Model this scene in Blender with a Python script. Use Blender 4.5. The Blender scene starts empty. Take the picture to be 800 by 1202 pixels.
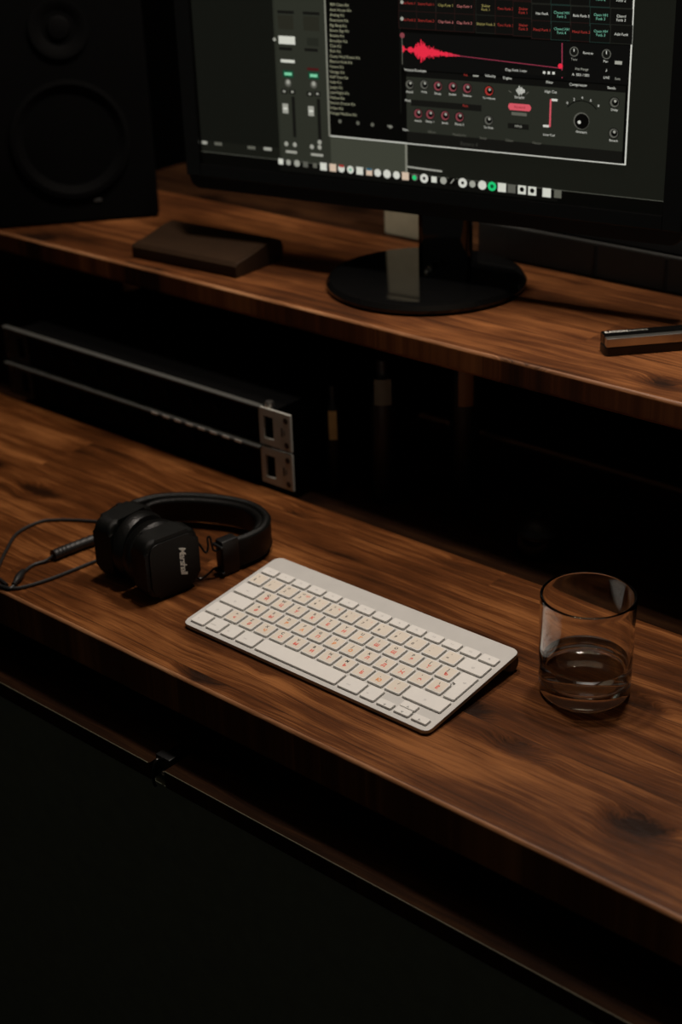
import bpy, bmesh, math, random
from mathutils import Vector, Matrix
PI = math.pi
C = bpy.context.scene.collection
S = bpy.context.scene
D = 0.75                      # height of the desk top above the floor

# ---------------- camera, world, lights, exposure ----------------
cam_data = bpy.data.cameras.new('camera')
cam = bpy.data.objects.new('camera', cam_data)
C.objects.link(cam)
S.camera = cam
yaw, pitch, roll = 0.7288, 0.4593, -0.0358
fw = Vector((-math.sin(yaw)*math.cos(pitch), math.cos(yaw)*math.cos(pitch), -math.sin(pitch)))
rt = Vector((math.cos(yaw), math.sin(yaw), 0)); up = rt.cross(fw)
r2 = rt*math.cos(roll) + up*math.sin(roll); u2 = -rt*math.sin(roll) + up*math.cos(roll)
cam.matrix_world = Matrix(((r2.x, u2.x, -fw.x, 0.8936), (r2.y, u2.y, -fw.y, -0.7791), (r2.z, u2.z, -fw.z, 0.6926+D), (0, 0, 0, 1)))
cam_data.sensor_fit = 'VERTICAL'
cam_data.sensor_height = 36.0
cam_data.lens = 1752.0/1202*36.0
cam_data.clip_start = 0.01
cam_data.dof.use_dof = True
cam_data.dof.focus_distance = 1.27
cam_data.dof.aperture_fstop = 4.5

world = bpy.data.worlds.new('world'); S.world = world
world.use_nodes = True
world.node_tree.nodes['Background'].inputs[0].default_value = (1.0, 0.98, 0.86, 1)
world.node_tree.nodes['Background'].inputs[1].default_value = 0.028

def lamp(name, loc, target, size, power, col, sizey=None):
    ld = bpy.data.lights.new(name, 'AREA'); ld.size = size; ld.energy = power; ld.color = col
    if sizey: ld.shape = 'RECTANGLE'; ld.size_y = sizey
    ld.cycles.is_caustics_light = True
    lo = bpy.data.objects.new(name, ld); C.objects.link(lo); lo.location = loc
    lo.rotation_euler = (Vector(target)-Vector(loc)).to_track_quat('-Z', 'Y').to_euler()
    return lo
for lx, ly, pw in ((-0.05, 0.23, 7.6), (0.25, 0.50, 7.2)):
    lamp('ceiling_lamp', (lx, ly, D+1.35), (lx, ly-.05, D), 0.10, pw, (1.0, 0.885, 0.785))
lamp('fill_uplight', (0.15, 0.40, D+1.40), (0.15, 0.38, D+3), 0.20, 5.0, (1.0, 0.82, 0.62))  # added unseen fill, bouncing warm light off the ceiling

S.view_settings.view_transform = 'Standard'
S.view_settings.look = 'None'
S.view_settings.exposure = 0.0
S.view_settings.gamma = 1.0
S.view_settings.use_curve_mapping = False
S.cycles.use_denoising = True
S.cycles.caustics_refractive = True
S.cycles.caustics_reflective = False
S.cycles.sample_clamp_indirect = 30
S.cycles.max_bounces = 16
S.cycles.transmission_bounces = 16

# ---------------- materials ----------------
def lin(c): return tuple(((v/255)/12.92 if v/255 <= .04045 else ((v/255+.055)/1.055)**2.4) for v in c) + (1,)
def mat(name, col, rough=.5, metal=0.0, spec=.5, var=.08, vscale=60, bump=0.0, bscale=400, coat=0.0):
    m = bpy.data.materials.new(name); m.use_nodes = True
    nt = m.node_tree; b = nt.nodes['Principled BSDF']
    b.inputs['Roughness'].default_value = rough; b.inputs['Metallic'].default_value = metal
    b.inputs['Specular IOR Level'].default_value = spec; b.inputs['Coat Weight'].default_value = coat
    tc = nt.nodes.new('ShaderNodeTexCoord'); nz = nt.nodes.new('ShaderNodeTexNoise')
    nz.inputs['Scale'].default_value = vscale; nz.inputs['Detail'].default_value = 4
    nt.links.new(tc.outputs['Object'], nz.inputs['Vector'])
    cr = nt.nodes.new('ShaderNodeValToRGB')
    cr.color_ramp.elements[0].position = .3; cr.color_ramp.elements[1].position = .7
    cr.color_ramp.elements[0].color = tuple(c*(1-var) for c in col[:3])+(1,)
    cr.color_ramp.elements[1].color = tuple(min(1, c*(1+var)) for c in col[:3])+(1,)
    nt.links.new(nz.outputs['Fac'], cr.inputs['Fac']); nt.links.new(cr.outputs['Color'], b.inputs['Base Color'])
    if bump:
        n2 = nt.nodes.new('ShaderNodeTexNoise'); n2.inputs['Scale'].default_value = bscale
        nt.links.new(tc.outputs['Object'], n2.inputs['Vector'])
        bp = nt.nodes.new('ShaderNodeBump'); bp.inputs['Strength'].default_value = bump; bp.inputs['Distance'].default_value = .001
        nt.links.new(n2.outputs['Fac'], bp.inputs['Height']); nt.links.new(bp.outputs['Normal'], b.inputs['Normal'])
    return m
def emis(name, rgb):
    m = bpy.data.materials.new(name); m.use_nodes = True; nt = m.node_tree
    b = nt.nodes['Principled BSDF']; b.inputs['Base Color'].default_value = (.002, .002, .002, 1); b.inputs['Roughness'].default_value = .45
    b.inputs['Specular IOR Level'].default_value = .1
    b.inputs['Emission Color'].default_value = lin(rgb); b.inputs['Emission Strength'].default_value = 1.0
    return m
def glassm(name, ior, col=(1, 1, 1, 1), rough=0.0):
    m = bpy.data.materials.new(name); m.use_nodes = True; nt = m.node_tree
    b = nt.nodes['Principled BSDF']; b.inputs['Base Color'].default_value = col
    b.inputs['Transmission Weight'].default_value = 1; b.inputs['IOR'].default_value = ior; b.inputs['Roughness'].default_value = rough
    return m

def wood(name, dark, mid, light, board=.092, seed=0.0, rough=.42, spec=.13):
    m = bpy.data.materials.new(name); m.use_nodes = True; nt = m.node_tree; N = nt.nodes; L = nt.links
    b = N['Principled BSDF']
    tc = N.new('ShaderNodeTexCoord'); sep = N.new('ShaderNodeSeparateXYZ'); L.new(tc.outputs['Object'], sep.inputs[0])
    def M(op, a, c=None, d=None):
        n = N.new('ShaderNodeMath'); n.operation = op
        for i, v in enumerate((a, c, d)):
            if v is None: continue
            if isinstance(v, (int, float)): n.inputs[i].default_value = v
            else: L.new(v, n.inputs[i])
        return n.outputs[0]
    # boards: rows across y, random lengths along x
    row = M('FLOOR', M('DIVIDE', M('ADD', sep.outputs['Y'], .045+seed), board))
    wn = N.new('ShaderNodeTexWhiteNoise'); wn.noise_dimensions = '1D'; L.new(row, wn.inputs['W'])
    seg = M('FLOOR', M('ADD', M('DIVIDE', sep.outputs['X'], .85), M('MULTIPLY', wn.outputs['Value'], 7.3)))
    cell = M('ADD', M('MULTIPLY', row, 17.31), M('MULTIPLY', seg, 3.77))
    wn2 = N.new('ShaderNodeTexWhiteNoise'); wn2.noise_dimensions = '1D'; L.new(cell, wn2.inputs['W'])
    def comb(x, y, z):
        n = N.new('ShaderNodeCombineXYZ')
        for i, v in enumerate((x, y, z)):
            if isinstance(v, (int, float)): n.inputs[i].default_value = v
            else: L.new(v, n.inputs[i])
        return n.outputs[0]
    off = M('MULTIPLY', wn2.outputs['Value'], 9.0)
    def noise(vec, scale, detail=4, rough_=.55, dist=0.0):
        n = N.new('ShaderNodeTexNoise'); n.inputs['Scale'].default_value = scale; n.inputs['Detail'].default_value = detail
        n.inputs['Roughness'].default_value = rough_; n.inputs['Distortion'].default_value = dist
        L.new(vec, n.inputs['Vector']); return n.outputs['Fac']
    # knots bend the grain
    vor = N.new('ShaderNodeTexVoronoi'); vor.inputs['Scale'].default_value = 1.0; vor.inputs['Randomness'].default_value = .9
    L.new(comb(M('ADD', M('MULTIPLY', sep.outputs['X'], 6.5), off), M('MULTIPLY', sep.outputs['Y'], 10.5), off), vor.inputs['Vector'])
    kd = vor.outputs['Distance']; warp0 = noise(comb(M('MULTIPLY', sep.outputs['X'], 22.0), M('MULTIPLY', sep.outputs['Y'], 60.0), off), 1.0, 3)
    knot = M('SUBTRACT', 1.0, M('MINIMUM', M('MULTIPLY', M('ADD', kd, M('MULTIPLY', M('SUBTRACT', warp0, .5), .22)), 3.4), 1.0))      # 1 at knot heart
    knot2 = M('POWER', knot, 1.7)
    warp = noise(comb(M('MULTIPLY', sep.outputs['X'], 3.0), M('MULTIPLY', sep.outputs['Y'], 9.0), off), 1.0, 3)
    yy = M('ADD', M('ADD', sep.outputs['Y'], M('MULTIPLY', warp, .038)), M('MULTIPLY', knot2, .030))
    g = comb(M('MULTIPLY', sep.outputs['X'], 1.6), M('MULTIPLY', yy, 75.0), off)
    ring = noise(g, 1.4, 2, .5, .3)
    fine = noise(comb(M('MULTIPLY', sep.outputs['X'], 9.0), M('MULTIPLY', yy, 520.0), off), 1.6, 5, .7)
    wide = noise(comb(M('MULTIPLY', sep.outputs['X'], 4.5), M('MULTIPLY', yy, 15.0), off), 1.3, 4, .6)
    val = M('ADD', M('ADD', M('MULTIPLY', ring, .42), M('MULTIPLY', fine, .62)), M('MULTIPLY', wide, .55))
    val = M('ADD', val, M('MULTIPLY', M('SUBTRACT', wn2.outputs['Value'], .5), .05))
    blot = noise(comb(M('MULTIPLY', sep.outputs['X'], 5.0), M('MULTIPLY', sep.outputs['Y'], 11.0), seed), 1.0, 3, .55)
    val = M('ADD', val, M('MULTIPLY', M('SUBTRACT', blot, .5), .46))
    val = M('SUBTRACT', val, M('MULTIPLY', knot2, .60))
    cr = N.new('ShaderNodeValToRGB'); e = cr.color_ramp.elements
    e[0].position = .56; e[0].color = dark+(1,); e[1].position = .99; e[1].color = light+(1,)
    x = e.new(.79); x.color = mid+(1,)
    L.new(val, cr.inputs['Fac'])
    # seams between boards
    fy = M('FRACT', M('DIVIDE', M('ADD', sep.outputs['Y'], .045+seed), board))
    sy = M('LESS_THAN', M('MINIMUM', fy, M('SUBTRACT', 1.0, fy)), .006)
    mx = N.new('ShaderNodeMix'); mx.data_type = 'RGBA'; mx.inputs[7].default_value = tuple(c*.6 for c in dark)+(1,)
    L.new(M('MULTIPLY', sy, .55), mx.inputs[0]); L.new(cr.outputs['Color'], mx.inputs[6])
    L.new(mx.outputs[2], b.inputs['Base Color'])
    rr = M('ADD', M('MULTIPLY', fine, .25), rough-.12); L.new(rr, b.inputs['Roughness'])
    b.inputs['Specular IOR Level'].default_value = spec
    bp = N.new('ShaderNodeBump'); bp.inputs['Strength'].default_value = .35; bp.inputs['Distance'].default_value = .0008
    L.new(M('ADD', fine, M('MULTIPLY', ring, .6)), bp.inputs['Height']); L.new(bp.outputs['Normal'], b.inputs['Normal'])
    return m

M_desk = wood('stained_pine', (.016, .0055, .0018), (.096, .0300, .0076), (.285, .108, .032), rough=.40)
M_shelf = wood('stained_pine_shelf', (.017, .0058, .0019), (.094, .0295, .0078), (.26, .096, .029), board=.10, seed=.33, rough=.60)
M_edge = wood('highlit_board_edge', (.07, .028, .010), (.28, .12, .05), (.52, .27, .13), spec=.3)  # paler wood with the board edge highlight painted into its colour
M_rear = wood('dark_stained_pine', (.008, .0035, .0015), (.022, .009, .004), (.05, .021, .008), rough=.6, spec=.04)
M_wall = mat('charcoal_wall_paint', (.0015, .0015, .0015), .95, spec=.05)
M_ceil = mat('warm_white_ceiling_paint', (.7, .66, .58), .9)
M_floor = mat('black_floor_vinyl', (.010, .010, .009), .7)
M_alu = mat('satin_aluminium', (.60, .595, .575), .42, metal=.1, spec=.5, var=.03)
M_alu_side = mat('aluminium_edge', (.40, .38, .32), .5, metal=.3, var=.04)
M_gap_shade = mat('key_gap_shade_grey', (.10, .10, .085), .7)  # key gap together with its shade, put into the colour
M_key = mat('white_keycap', (.79, .78, .75), .45, var=.02)
M_sticker = mat('cream_key_sticker', (.75, .685, .59), .5, var=.03)
M_gblack = mat('glyph_black', (.03, .028, .028), .6)
M_ggrey = mat('glyph_grey', (.34, .34, .33), .6)
M_gred = mat('glyph_red', (.75, .10, .07), .6)
M_gorange = mat('glyph_orange', (.80, .27, .05), .6)
M_blackgloss = mat('piano_black_plastic', (.004, .004, .004), .07, spec=.5, coat=.3)
M_black = mat('black_plastic', (.004, .004, .004), .4)
M_blackmatte = mat('matte_black_plastic', (.006, .006, .006), .75)
M_vinyl = mat('black_textured_vinyl', (.0028, .0030, .0024), .42, spec=.28, bump=.5, bscale=1500)
M_leather = mat('black_ear_leather', (.003, .003, .0026), .36, spec=.35, bump=.35, bscale=500)
M_cable = mat('black_cable_rubber', (.006, .006, .006), .5)
M_wire = mat('black_wire', (.02, .018, .016), .3, metal=.8)
M_logo = mat('white_logo_print', (.95, .92, .84), .4)
M_silver = mat('brushed_silver', (.62, .60, .55), .32, metal=1.0)
M_steel = mat('grey_rack_steel', (.42, .42, .38), .5, metal=.2, bump=.2, bscale=900)
M_lip = mat('grey_lip_steel', (.065, .066, .060), .6, metal=.0)
M_brownleather = mat('dark_brown_leatherette', (.030, .015, .0065), .6, spec=.2, bump=.3, bscale=900)
M_slab = mat('dark_grey_metal_case', (.028, .029, .027), .6)
M_pale = mat('pale_sage_plastic', (.50, .47, .33), .6)
M_amber = mat('amber_label', (.85, .58, .24), .6)
M_palelabel = mat('pale_paper_label', (.22, .20, .15), .7)
M_brown = mat('brown_glazed_ceramic', (.30, .12, .03), .5)
M_cab = mat('green_black_lacquer', (.13, .14, .10), .7, spec=.2)
M_trim = mat('worn_metal_trim', (.15, .135, .085), .6, metal=.1)
M_glass = glassm('clear_glass', 1.48, (1, 1, 1, 1))
M_water = glassm('water', 1.33)
M_cone = mat('speaker_cone', (.0014, .0014, .0014), .8, spec=.08)
M_spk = mat('black_ash_veneer', (.0012, .0012, .0012), .8, spec=.06)
M_text_pale = mat('pale_print', (.7, .68, .62), .5)

# ---------------- mesh helpers ----------------
def link(name, bm, mats, parent=None, loc=None, smooth=35):
    me = bpy.data.meshes.new(name)
    bmesh.ops.recalc_face_normals(bm, faces=bm.faces) if smooth is not None else None
    bm.to_mesh(me); bm.free()
    for m in (mats if isinstance(mats, (list, tuple)) else [mats]): me.materials.append(m)
    if smooth is not None:
        for p in me.polygons: p.use_smooth = True
        me.set_sharp_from_angle(angle=math.radians(smooth))
    o = bpy.data.objects.new(name, me); C.objects.link(o)
    if smooth in (30, 35):
        wn = o.modifiers.new('weighted_normals', 'WEIGHTED_NORMAL'); wn.keep_sharp = True; wn.weight = 70
    if parent: o.parent = parent
    if loc: o.location = loc
    return o
def tag(o, label, cat, group=None, kind=None):
    o['label'] = label; o['category'] = cat
    if group: o['group'] = group
    if kind: o['kind'] = kind
    return o
def thing(name, label, cat, loc=(0, 0, 0), rot=(0, 0, 0), group=None):
    o = bpy.data.objects.new(name, None); C.objects.link(o); o.empty_display_size = .05
    o.location = loc; o.rotation_euler = rot
    return tag(o, label, cat, group)
def nb(): return bmesh.new()
def setm(faces, mi):
    for f in faces:
        if f.is_valid: f.material_index = mi
def merge(dst, src, mx=None, mi=None):
    if mx is not None: bmesh.ops.transform(src, matrix=mx, verts=src.verts)
    me = bpy.data.meshes.new('tmp'); src.to_mesh(me); src.free()
    n = len(dst.faces); dst.from_mesh(me); bpy.data.meshes.remove(me)
    dst.faces.ensure_lookup_table()
    if mi is not None:
        for f in dst.faces[n:]: f.material_index = mi
def bx(bm, x0, x1, y0, y1, z0, z1, bev=0.0, mi=0, seg=2):
    t = bmesh.new(); bmesh.ops.create_cube(t, size=1)
    for v in t.verts: v.co = Vector(((x0+x1)/2+v.co.x*(x1-x0), (y0+y1)/2+v.co.y*(y1-y0), (z0+z1)/2+v.co.z*(z1-z0)))
    if bev: bmesh.ops.bevel(t, geom=list(t.edges), offset=bev, segments=seg, affect='EDGES', profile=.5)
    merge(bm, t, None, mi)
def rrect(w, h, r, n=5):
    p = []
    for cx, cy, a0 in ((w/2-r, h/2-r, 0), (-w/2+r, h/2-r, PI/2), (-w/2+r, -h/2+r, PI), (w/2-r, -h/2+r, 1.5*PI)):
        for k in range(n+1): a = a0+PI/2*k/n; p.append((cx+r*math.cos(a), cy+r*math.sin(a)))
    return p
def prism(bm, poly, z0, z1, bev=0.0, mi=0, mx=None, both=False, seg=2):
    t = bmesh.new()
    lo = [t.verts.new((x, y, z0)) for x, y in poly]; hi = [t.verts.new((x, y, z1)) for x, y in poly]
    n = len(poly); t.faces.new(list(reversed(lo))); top = t.faces.new(hi)
    for i in range(n): t.faces.new((lo[i], lo[(i+1) % n], hi[(i+1) % n], hi[i]))
    if bev:
        es = list(top.edges)
        if both:
            t.faces.ensure_lookup_table(); es += list(t.faces[0].edges)
        bmesh.ops.bevel(t, geom=es, offset=bev, segments=seg, affect='EDGES', profile=.5)
    merge(bm, t, mx, mi)
def lathe(bm, prof, seg=48, mi=0, mx=None, close=False):
    t = bmesh.new(); rings = []
    for r, z in prof:
        if r < 1e-6: rings.append([t.verts.new((0, 0, z))])
        else: rings.append([t.verts.new((r*math.cos(2*PI*k/seg), r*math.sin(2*PI*k/seg), z)) for k in range(seg)])
    pr = list(zip(rings, rings[1:])) + ([(rings[-1], rings[0])] if close else [])
    for a, b in pr:
        if len(a) == 1 and len(b) == 1: continue
        for k in range(seg):
            k2 = (k+1) % seg
            if len(a) == 1: t.faces.new((a[0], b[k], b[k2]))
            elif len(b) == 1: t.faces.new((a[k], a[k2], b[0]))
            else: t.faces.new((a[k], a[k2], b[k2], b[k]))
    merge(bm, t, mx, mi)
def spline(pts, n=8):
    P = [Vector(p) for p in pts]; P = [P[0]*2-P[1]]+P+[P[-1]*2-P[-2]]; out = []
    for i in range(1, len(P)-2):
        for k in range(n):
            t = k/n; a, b, c, d = P[i-1:i+3]
            out.append(.5*((2*b)+(c-a)*t+(2*a-5*b+4*c-d)*t*t+(3*b-a-3*c+d)*t**3))
    out.append(P[-2]); return out
def sweep(bm, pts, section, mi=0, cap=True, upv=None, scale=None):
    """section: list of (a,b) in the frame (side, up)"""
    t = bmesh.new(); rings = []; n = len(pts); u = None
    for i, p in enumerate(pts):
        d = (pts[min(i+1, n-1)]-pts[max(i-1, 0)]).normalized()
        if upv is not None: u = Vector(upv)
        elif u is None: u = Vector((0, 0, 1)) if abs(d.z) < .9 else Vector((1, 0, 0))
        s = d.cross(u).normalized(); u = s.cross(d).normalized()
        k = scale[i] if scale else 1
        rings.append([t.verts.new(p+s*a*k+u*b*k) for a, b in section])
    m = len(section)
    for a, b in zip(rings, rings[1:]):
        for k in range(m): t.faces.new((a[k], a[(k+1) % m], b[(k+1) % m], b[k]))
    if cap: t.faces.new(rings[0]); t.faces.new(list(reversed(rings[-1])))
    merge(bm, t, None, mi)
def circ(r, n=10): return [(r*math.cos(2*PI*k/n), r*math.sin(2*PI*k/n)) for k in range(n)]
def tube(bm, pts, r, n=10, mi=0, sm=8): sweep(bm, spline(pts, sm) if sm else [Vector(p) for p in pts], circ(r, n), mi)
_tc = bpy.data.curves.new('txt', 'FONT'); _to = bpy.data.objects.new('txt', _tc); C.objects.link(_to)
def text(bm, s, h, mx, mi=0, extrude=0.0, shear=0.0, al='CENTER', spacing=1.0, bold=0.0):
    """h = capital height"""
    _tc.body = s; _tc.size = h/.73; _tc.extrude = extrude; _tc.shear = shear; _tc.align_x = al; _tc.align_y = 'CENTER'; _tc.space_character = spacing; _tc.offset = bold
    _tc.resolution_u = 3
    dg = bpy.context.evaluated_depsgraph_get(); dg.update()
    ev = _to.evaluated_get(dg); me = ev.to_mesh()
    t = bmesh.new(); t.from_mesh(me); ev.to_mesh_clear()
    merge(bm, t, mx, mi)
T = Matrix.Translation
def Rt(a, ax): return Matrix.Rotation(a, 4, ax)
UI=[('r', 51.0, 143.5, 104, 287, 'pane'),
('r', 135.0, 143.5, 64, 287, 'mid'),
('r', 212.0, 15.5, 90, 31, 'lite'),
('r', 394.5, 15.5, 275, 31, 'pane2'),
('r', 511.5, 159.0, 41, 256, 'pane2'),
('r', 256.8, 15.5, 2.5, 31, 'edge'),
('r', 51.0, 6.0, 104, 12, 'pane2'),
('r', 265.5, -0.3, 533, 0.6, 'edge2'),
('r', 531.7, 143.5, 0.6, 287, 'edge2'),
('r', 104.5, 143.5, 1, 287, 'mid2'),
('r', 491.2, 158.5, 1.5, 257, 'white'),
('r', 328.5, 30.6, 327, 1.2, 'white'),
('r', 166.0, 158.5, 2, 257, 'edge'),
('r', 328.8, 150.6, 323.5, 238.8, 'black'),
('r', 251.5, 165.0, 1, 210, 'dim'),
('r', 4.4, 9.7, 7, 3.2, 'grey'),
('r', 22.7, 9.9, 10, 3.2, 'dim2'),
('r', 66.5, 9.5, 10, 3.2, 'dim2'),
('r', 87.5, 10.0, 10, 3.2, 'grey'),
('r', 118.5, 152.1, 20, 3, 'dk'),
('r', 118.0, 142.1, 19, 14, 'mid3'),
('r', 116.4, 115.7, 16, 3, 'dk'),
('r', 149.3, 152.2, 20, 3, 'dk'),
('r', 148.9, 142.2, 19, 14, 'mid3'),
('r', 147.6, 116.2, 16, 3, 'dk'),
('r', 118.5, 124.4, 20, 8, 'white2'),
('r', 150.0, 124.3, 4, 3, 'white'),
('r', 150.0, 124.3, 14, 8, 'mid2'),
('d', 103.3, 124.4, 1.8, 0, 'grey'),
('r', 118.4, 103.4, 17, 3, 'white2'),
('r', 148.8, 97.1, 14, 2.5, 'red2'),
('r', 118.2, 90.5, 13, 7, 'green2'),
('r', 118.2, 90.5, 9, 3, 'green'),
('r', 149.5, 90.7, 13, 7, 'green2'),
('r', 149.5, 90.7, 9, 3, 'green'),
('d', 117.6, 81.4, 4, 0, 'grey2'),
('d', 117.7, 82.2, 2.2, 0, 'grey'),
('d', 149.1, 81.7, 4, 0, 'grey2'),
('d', 149.1, 82.5, 2.2, 0, 'grey'),
('r', 112.4, 72.3, 7, 4.5, 'black'),
('r', 112.4, 72.3, 3, 2, 'grey'),
('r', 122.4, 72.5, 7, 4.5, 'black'),
('r', 122.4, 72.5, 3, 2, 'grey'),
('r', 143.9, 71.8, 7, 4.5, 'black'),
('r', 143.9, 71.8, 3, 2, 'grey'),
('r', 153.3, 72.5, 7, 4.5, 'black'),
('r', 153.3, 72.5, 3, 2, 'grey'),
('r', 123.1, 46.6, 4, 42, 'dk'),
('r', 154.2, 46.4, 4, 42, 'dk'),
('r', 112.9, 54.7, 7, 10, 'grey'),
('r', 112.9, 54.7, 5, 2, 'white'),
('r', 144.7, 54.4, 7, 10, 'grey'),
('r', 144.7, 54.4, 5, 2, 'white'),
('d', 111.9, 17.6, 2.4, 0, 'grey'),
('d', 122.6, 17.6, 2.4, 0, 'grey'),
('d', 143.9, 17.2, 2.4, 0, 'grey'),
('d', 153.4, 17.5, 2.4, 0, 'grey'),
('d', 153.7, 22.9, 2.4, 0, 'grey'),
('r', 117.9, 9.5, 14, 2.6, 'grey'),
('r', 149.9, 9.2, 15, 2.6, 'grey'),
('t', 171.9, 161.8, '909 Clean Kit', 3.9, 'list', 'L'),
('t', 171.7, 156.8, 'Acid House Kit', 3.9, 'list', 'L'),
('t', 171.5, 151.9, 'Analog Kit', 3.9, 'list', 'L'),
('t', 171.3, 146.9, 'Basement Kit', 3.9, 'list', 'L'),
('t', 171.1, 141.9, 'Big Bang Kit', 3.9, 'list', 'L'),
('t', 170.9, 136.8, 'Boom Bap Kit', 3.9, 'list', 'L'),
('t', 170.7, 131.8, 'Breaks Kit', 3.9, 'list', 'L'),
('t', 170.5, 126.7, 'Brooklyn Kit', 3.9, 'list', 'L'),
('t', 170.3, 121.7, 'Club Kit', 3.9, 'list', 'L'),
('t', 170.1, 116.6, 'Dub Kit', 3.9, 'list', 'L'),
('t', 169.9, 111.5, 'Dusty Vinyl Room Kit', 3.9, 'list', 'L'),
('t', 169.7, 106.4, 'Electro Funk Kit', 3.9, 'list', 'L'),
('t', 169.5, 101.3, 'Future Kit', 3.9, 'list', 'L'),
('t', 169.2, 96.1, 'Garage Kit', 3.9, 'list', 'L'),
('t', 169.0, 90.9, 'Half Time Kit', 3.9, 'list', 'L'),
('t', 168.8, 85.8, 'Indie Kit', 3.9, 'list', 'L'),
('t', 168.6, 80.6, 'Jungle Kit', 3.9, 'list', 'L'),
('t', 168.4, 75.4, 'Late Night Kit', 3.9, 'list', 'L'),
('t', 168.2, 70.1, 'Mellow Kit', 3.9, 'list', 'L'),
('t', 168.0, 64.9, 'Session Drums Kit', 3.9, 'list', 'L'),
('t', 167.7, 59.6, 'Urban Kit', 3.9, 'list', 'L'),
('t', 167.5, 54.4, 'Vintage Machine Kit', 3.9, 'list', 'L'),
('d', 179.6, 46.6, 2, 0, 'dim2'),
('d', 201.0, 46.5, 2, 0, 'dim2'),
('d', 218.2, 46.2, 2, 0, 'dim2'),
('d', 239.1, 45.7, 2, 0, 'dim2'),
('r', 261.6, 184.3, 21.5, 17, 'padb_r'),
('r', 261.6, 184.3, 20.3, 15.8, 'pad'),
('t', 261.6, 184.3, 'Kick Funk 1', 3.3, 'red', 'C'),
('r', 261.4, 166.6, 21.5, 17, 'padb_r'),
('r', 261.4, 166.6, 20.3, 15.8, 'pad'),
('t', 261.4, 166.6, 'Kick Funk 1', 3.3, 'red', 'C'),
('r', 261.2, 151.0, 21.5, 17, 'padb_r'),
('r', 261.2, 151.0, 20.3, 15.8, 'pad'),
('t', 261.2, 151.0, 'Kick Funk 2', 3.3, 'red', 'C'),
('r', 281.2, 184.1, 21.5, 17, 'padb_r'),
('r', 281.2, 184.1, 20.3, 15.8, 'pad'),
('t', 281.2, 184.1, 'Snare Funk 1', 3.3, 'red', 'C'),
('r', 281.1, 166.4, 21.5, 17, 'padb_r'),
('r', 281.1, 166.4, 20.3, 15.8, 'pad'),
('t', 281.1, 166.4, 'Snare Funk 1', 3.3, 'red', 'C'),
('r', 281.0, 151.0, 21.5, 17, 'padb_r'),
('r', 281.0, 151.0, 20.3, 15.8, 'pad'),
('t', 281.0, 151.0, 'Snare Funk 2', 3.3, 'red', 'C'),
('r', 302.4, 183.8, 21.5, 17, 'padb_g'),
('r', 302.4, 183.8, 20.3, 15.8, 'pad'),
('t', 302.4, 183.8, 'Clap Funk 1', 3.3, 'yel', 'C'),
('r', 302.3, 166.2, 21.5, 17, 'padb_g'),
('r', 302.3, 166.2, 20.3, 15.8, 'pad'),
('t', 302.3, 166.2, 'Clap Funk 1', 3.3, 'yel', 'C'),
('r', 302.3, 150.9, 21.5, 17, 'padb_r'),
('r', 302.3, 150.9, 20.3, 15.8, 'pad'),
('t', 302.3, 150.9, 'Clap Funk 2', 3.3, 'pink', 'C'),
('r', 322.3, 183.5, 21.5, 17, 'padb_r'),
('r', 322.3, 183.5, 20.3, 15.8, 'pad'),
('t', 322.3, 183.5, 'Clap Funk 1', 3.3, 'pink', 'C'),
('r', 322.4, 166.0, 21.5, 17, 'padb_r'),
('r', 322.4, 166.0, 20.3, 15.8, 'pad'),
('t', 322.4, 166.0, 'Clap Funk 1', 3.3, 'pink', 'C'),
('r', 322.5, 150.9, 21.5, 17, 'padb_r'),
('r', 322.5, 150.9, 20.3, 15.8, 'pad'),
('t', 322.5, 150.9, 'Clap Funk 2', 3.3, 'pink', 'C'),
('r', 344.7, 183.2, 21.5, 17, 'padb_g'),
('r', 344.7, 183.2, 20.3, 15.8, 'pad'),
('t', 344.7, 183.2, 'Shaker\nFunk 1', 3.3, 'yel', 'C'),
('r', 344.9, 165.8, 21.5, 17, 'padb_g'),
('r', 344.9, 165.8, 20.3, 15.8, 'pad'),
('t', 344.9, 165.8, 'Shaker\nFunk 1', 3.3, 'yel', 'C'),
('r', 345.1, 150.8, 21.5, 17, 'padb_g'),
('r', 345.1, 150.8, 20.3, 15.8, 'pad'),
('t', 345.1, 150.8, 'Shaker Funk 2', 3.3, 'yel', 'C'),
('r', 365.0, 183.0, 21.5, 17, 'padb_r'),
('r', 365.0, 183.0, 20.3, 15.8, 'pad'),
('t', 365.0, 183.0, 'Tom Funk 2', 3.3, 'red', 'C'),
('r', 365.3, 165.6, 21.5, 17, 'padb_r'),
('r', 365.3, 165.6, 20.3, 15.8, 'pad'),
('t', 365.3, 165.6, 'Tom Funk 2', 3.3, 'red', 'C'),
('r', 365.6, 150.8, 21.5, 17, 'padb_r'),
('r', 365.6, 150.8, 20.3, 15.8, 'pad'),
('t', 365.6, 150.8, 'Tom Funk 3', 3.3, 'red', 'C'),
('r', 383.3, 182.0, 21.5, 17, 'padb_r'),
('r', 383.3, 182.0, 20.3, 15.8, 'pad'),
('t', 383.3, 182.0, 'Shaker\nFunk 1', 3.3, 'red', 'C'),
('r', 383.7, 164.7, 21.5, 17, 'padb_r'),
('r', 383.7, 164.7, 20.3, 15.8, 'pad'),
('t', 383.7, 164.7, 'Shaker\nFunk 1', 3.3, 'red', 'C'),
('r', 384.1, 150.0, 21.5, 17, 'padb_r'),
('r', 384.1, 150.0, 20.3, 15.8, 'pad'),
('t', 384.1, 150.0, 'Shaker\nFunk 3', 3.3, 'red', 'C'),
('r', 402.3, 180.2, 21.5, 17, 'padb_g'),
('r', 402.3, 180.2, 20.3, 15.8, 'pad'),
('t', 402.3, 180.2, 'Hat Funk', 3.3, 'white', 'C'),
('r', 402.8, 163.0, 21.5, 17, 'padb_g'),
('r', 402.8, 163.0, 20.3, 15.8, 'pad'),
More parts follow.
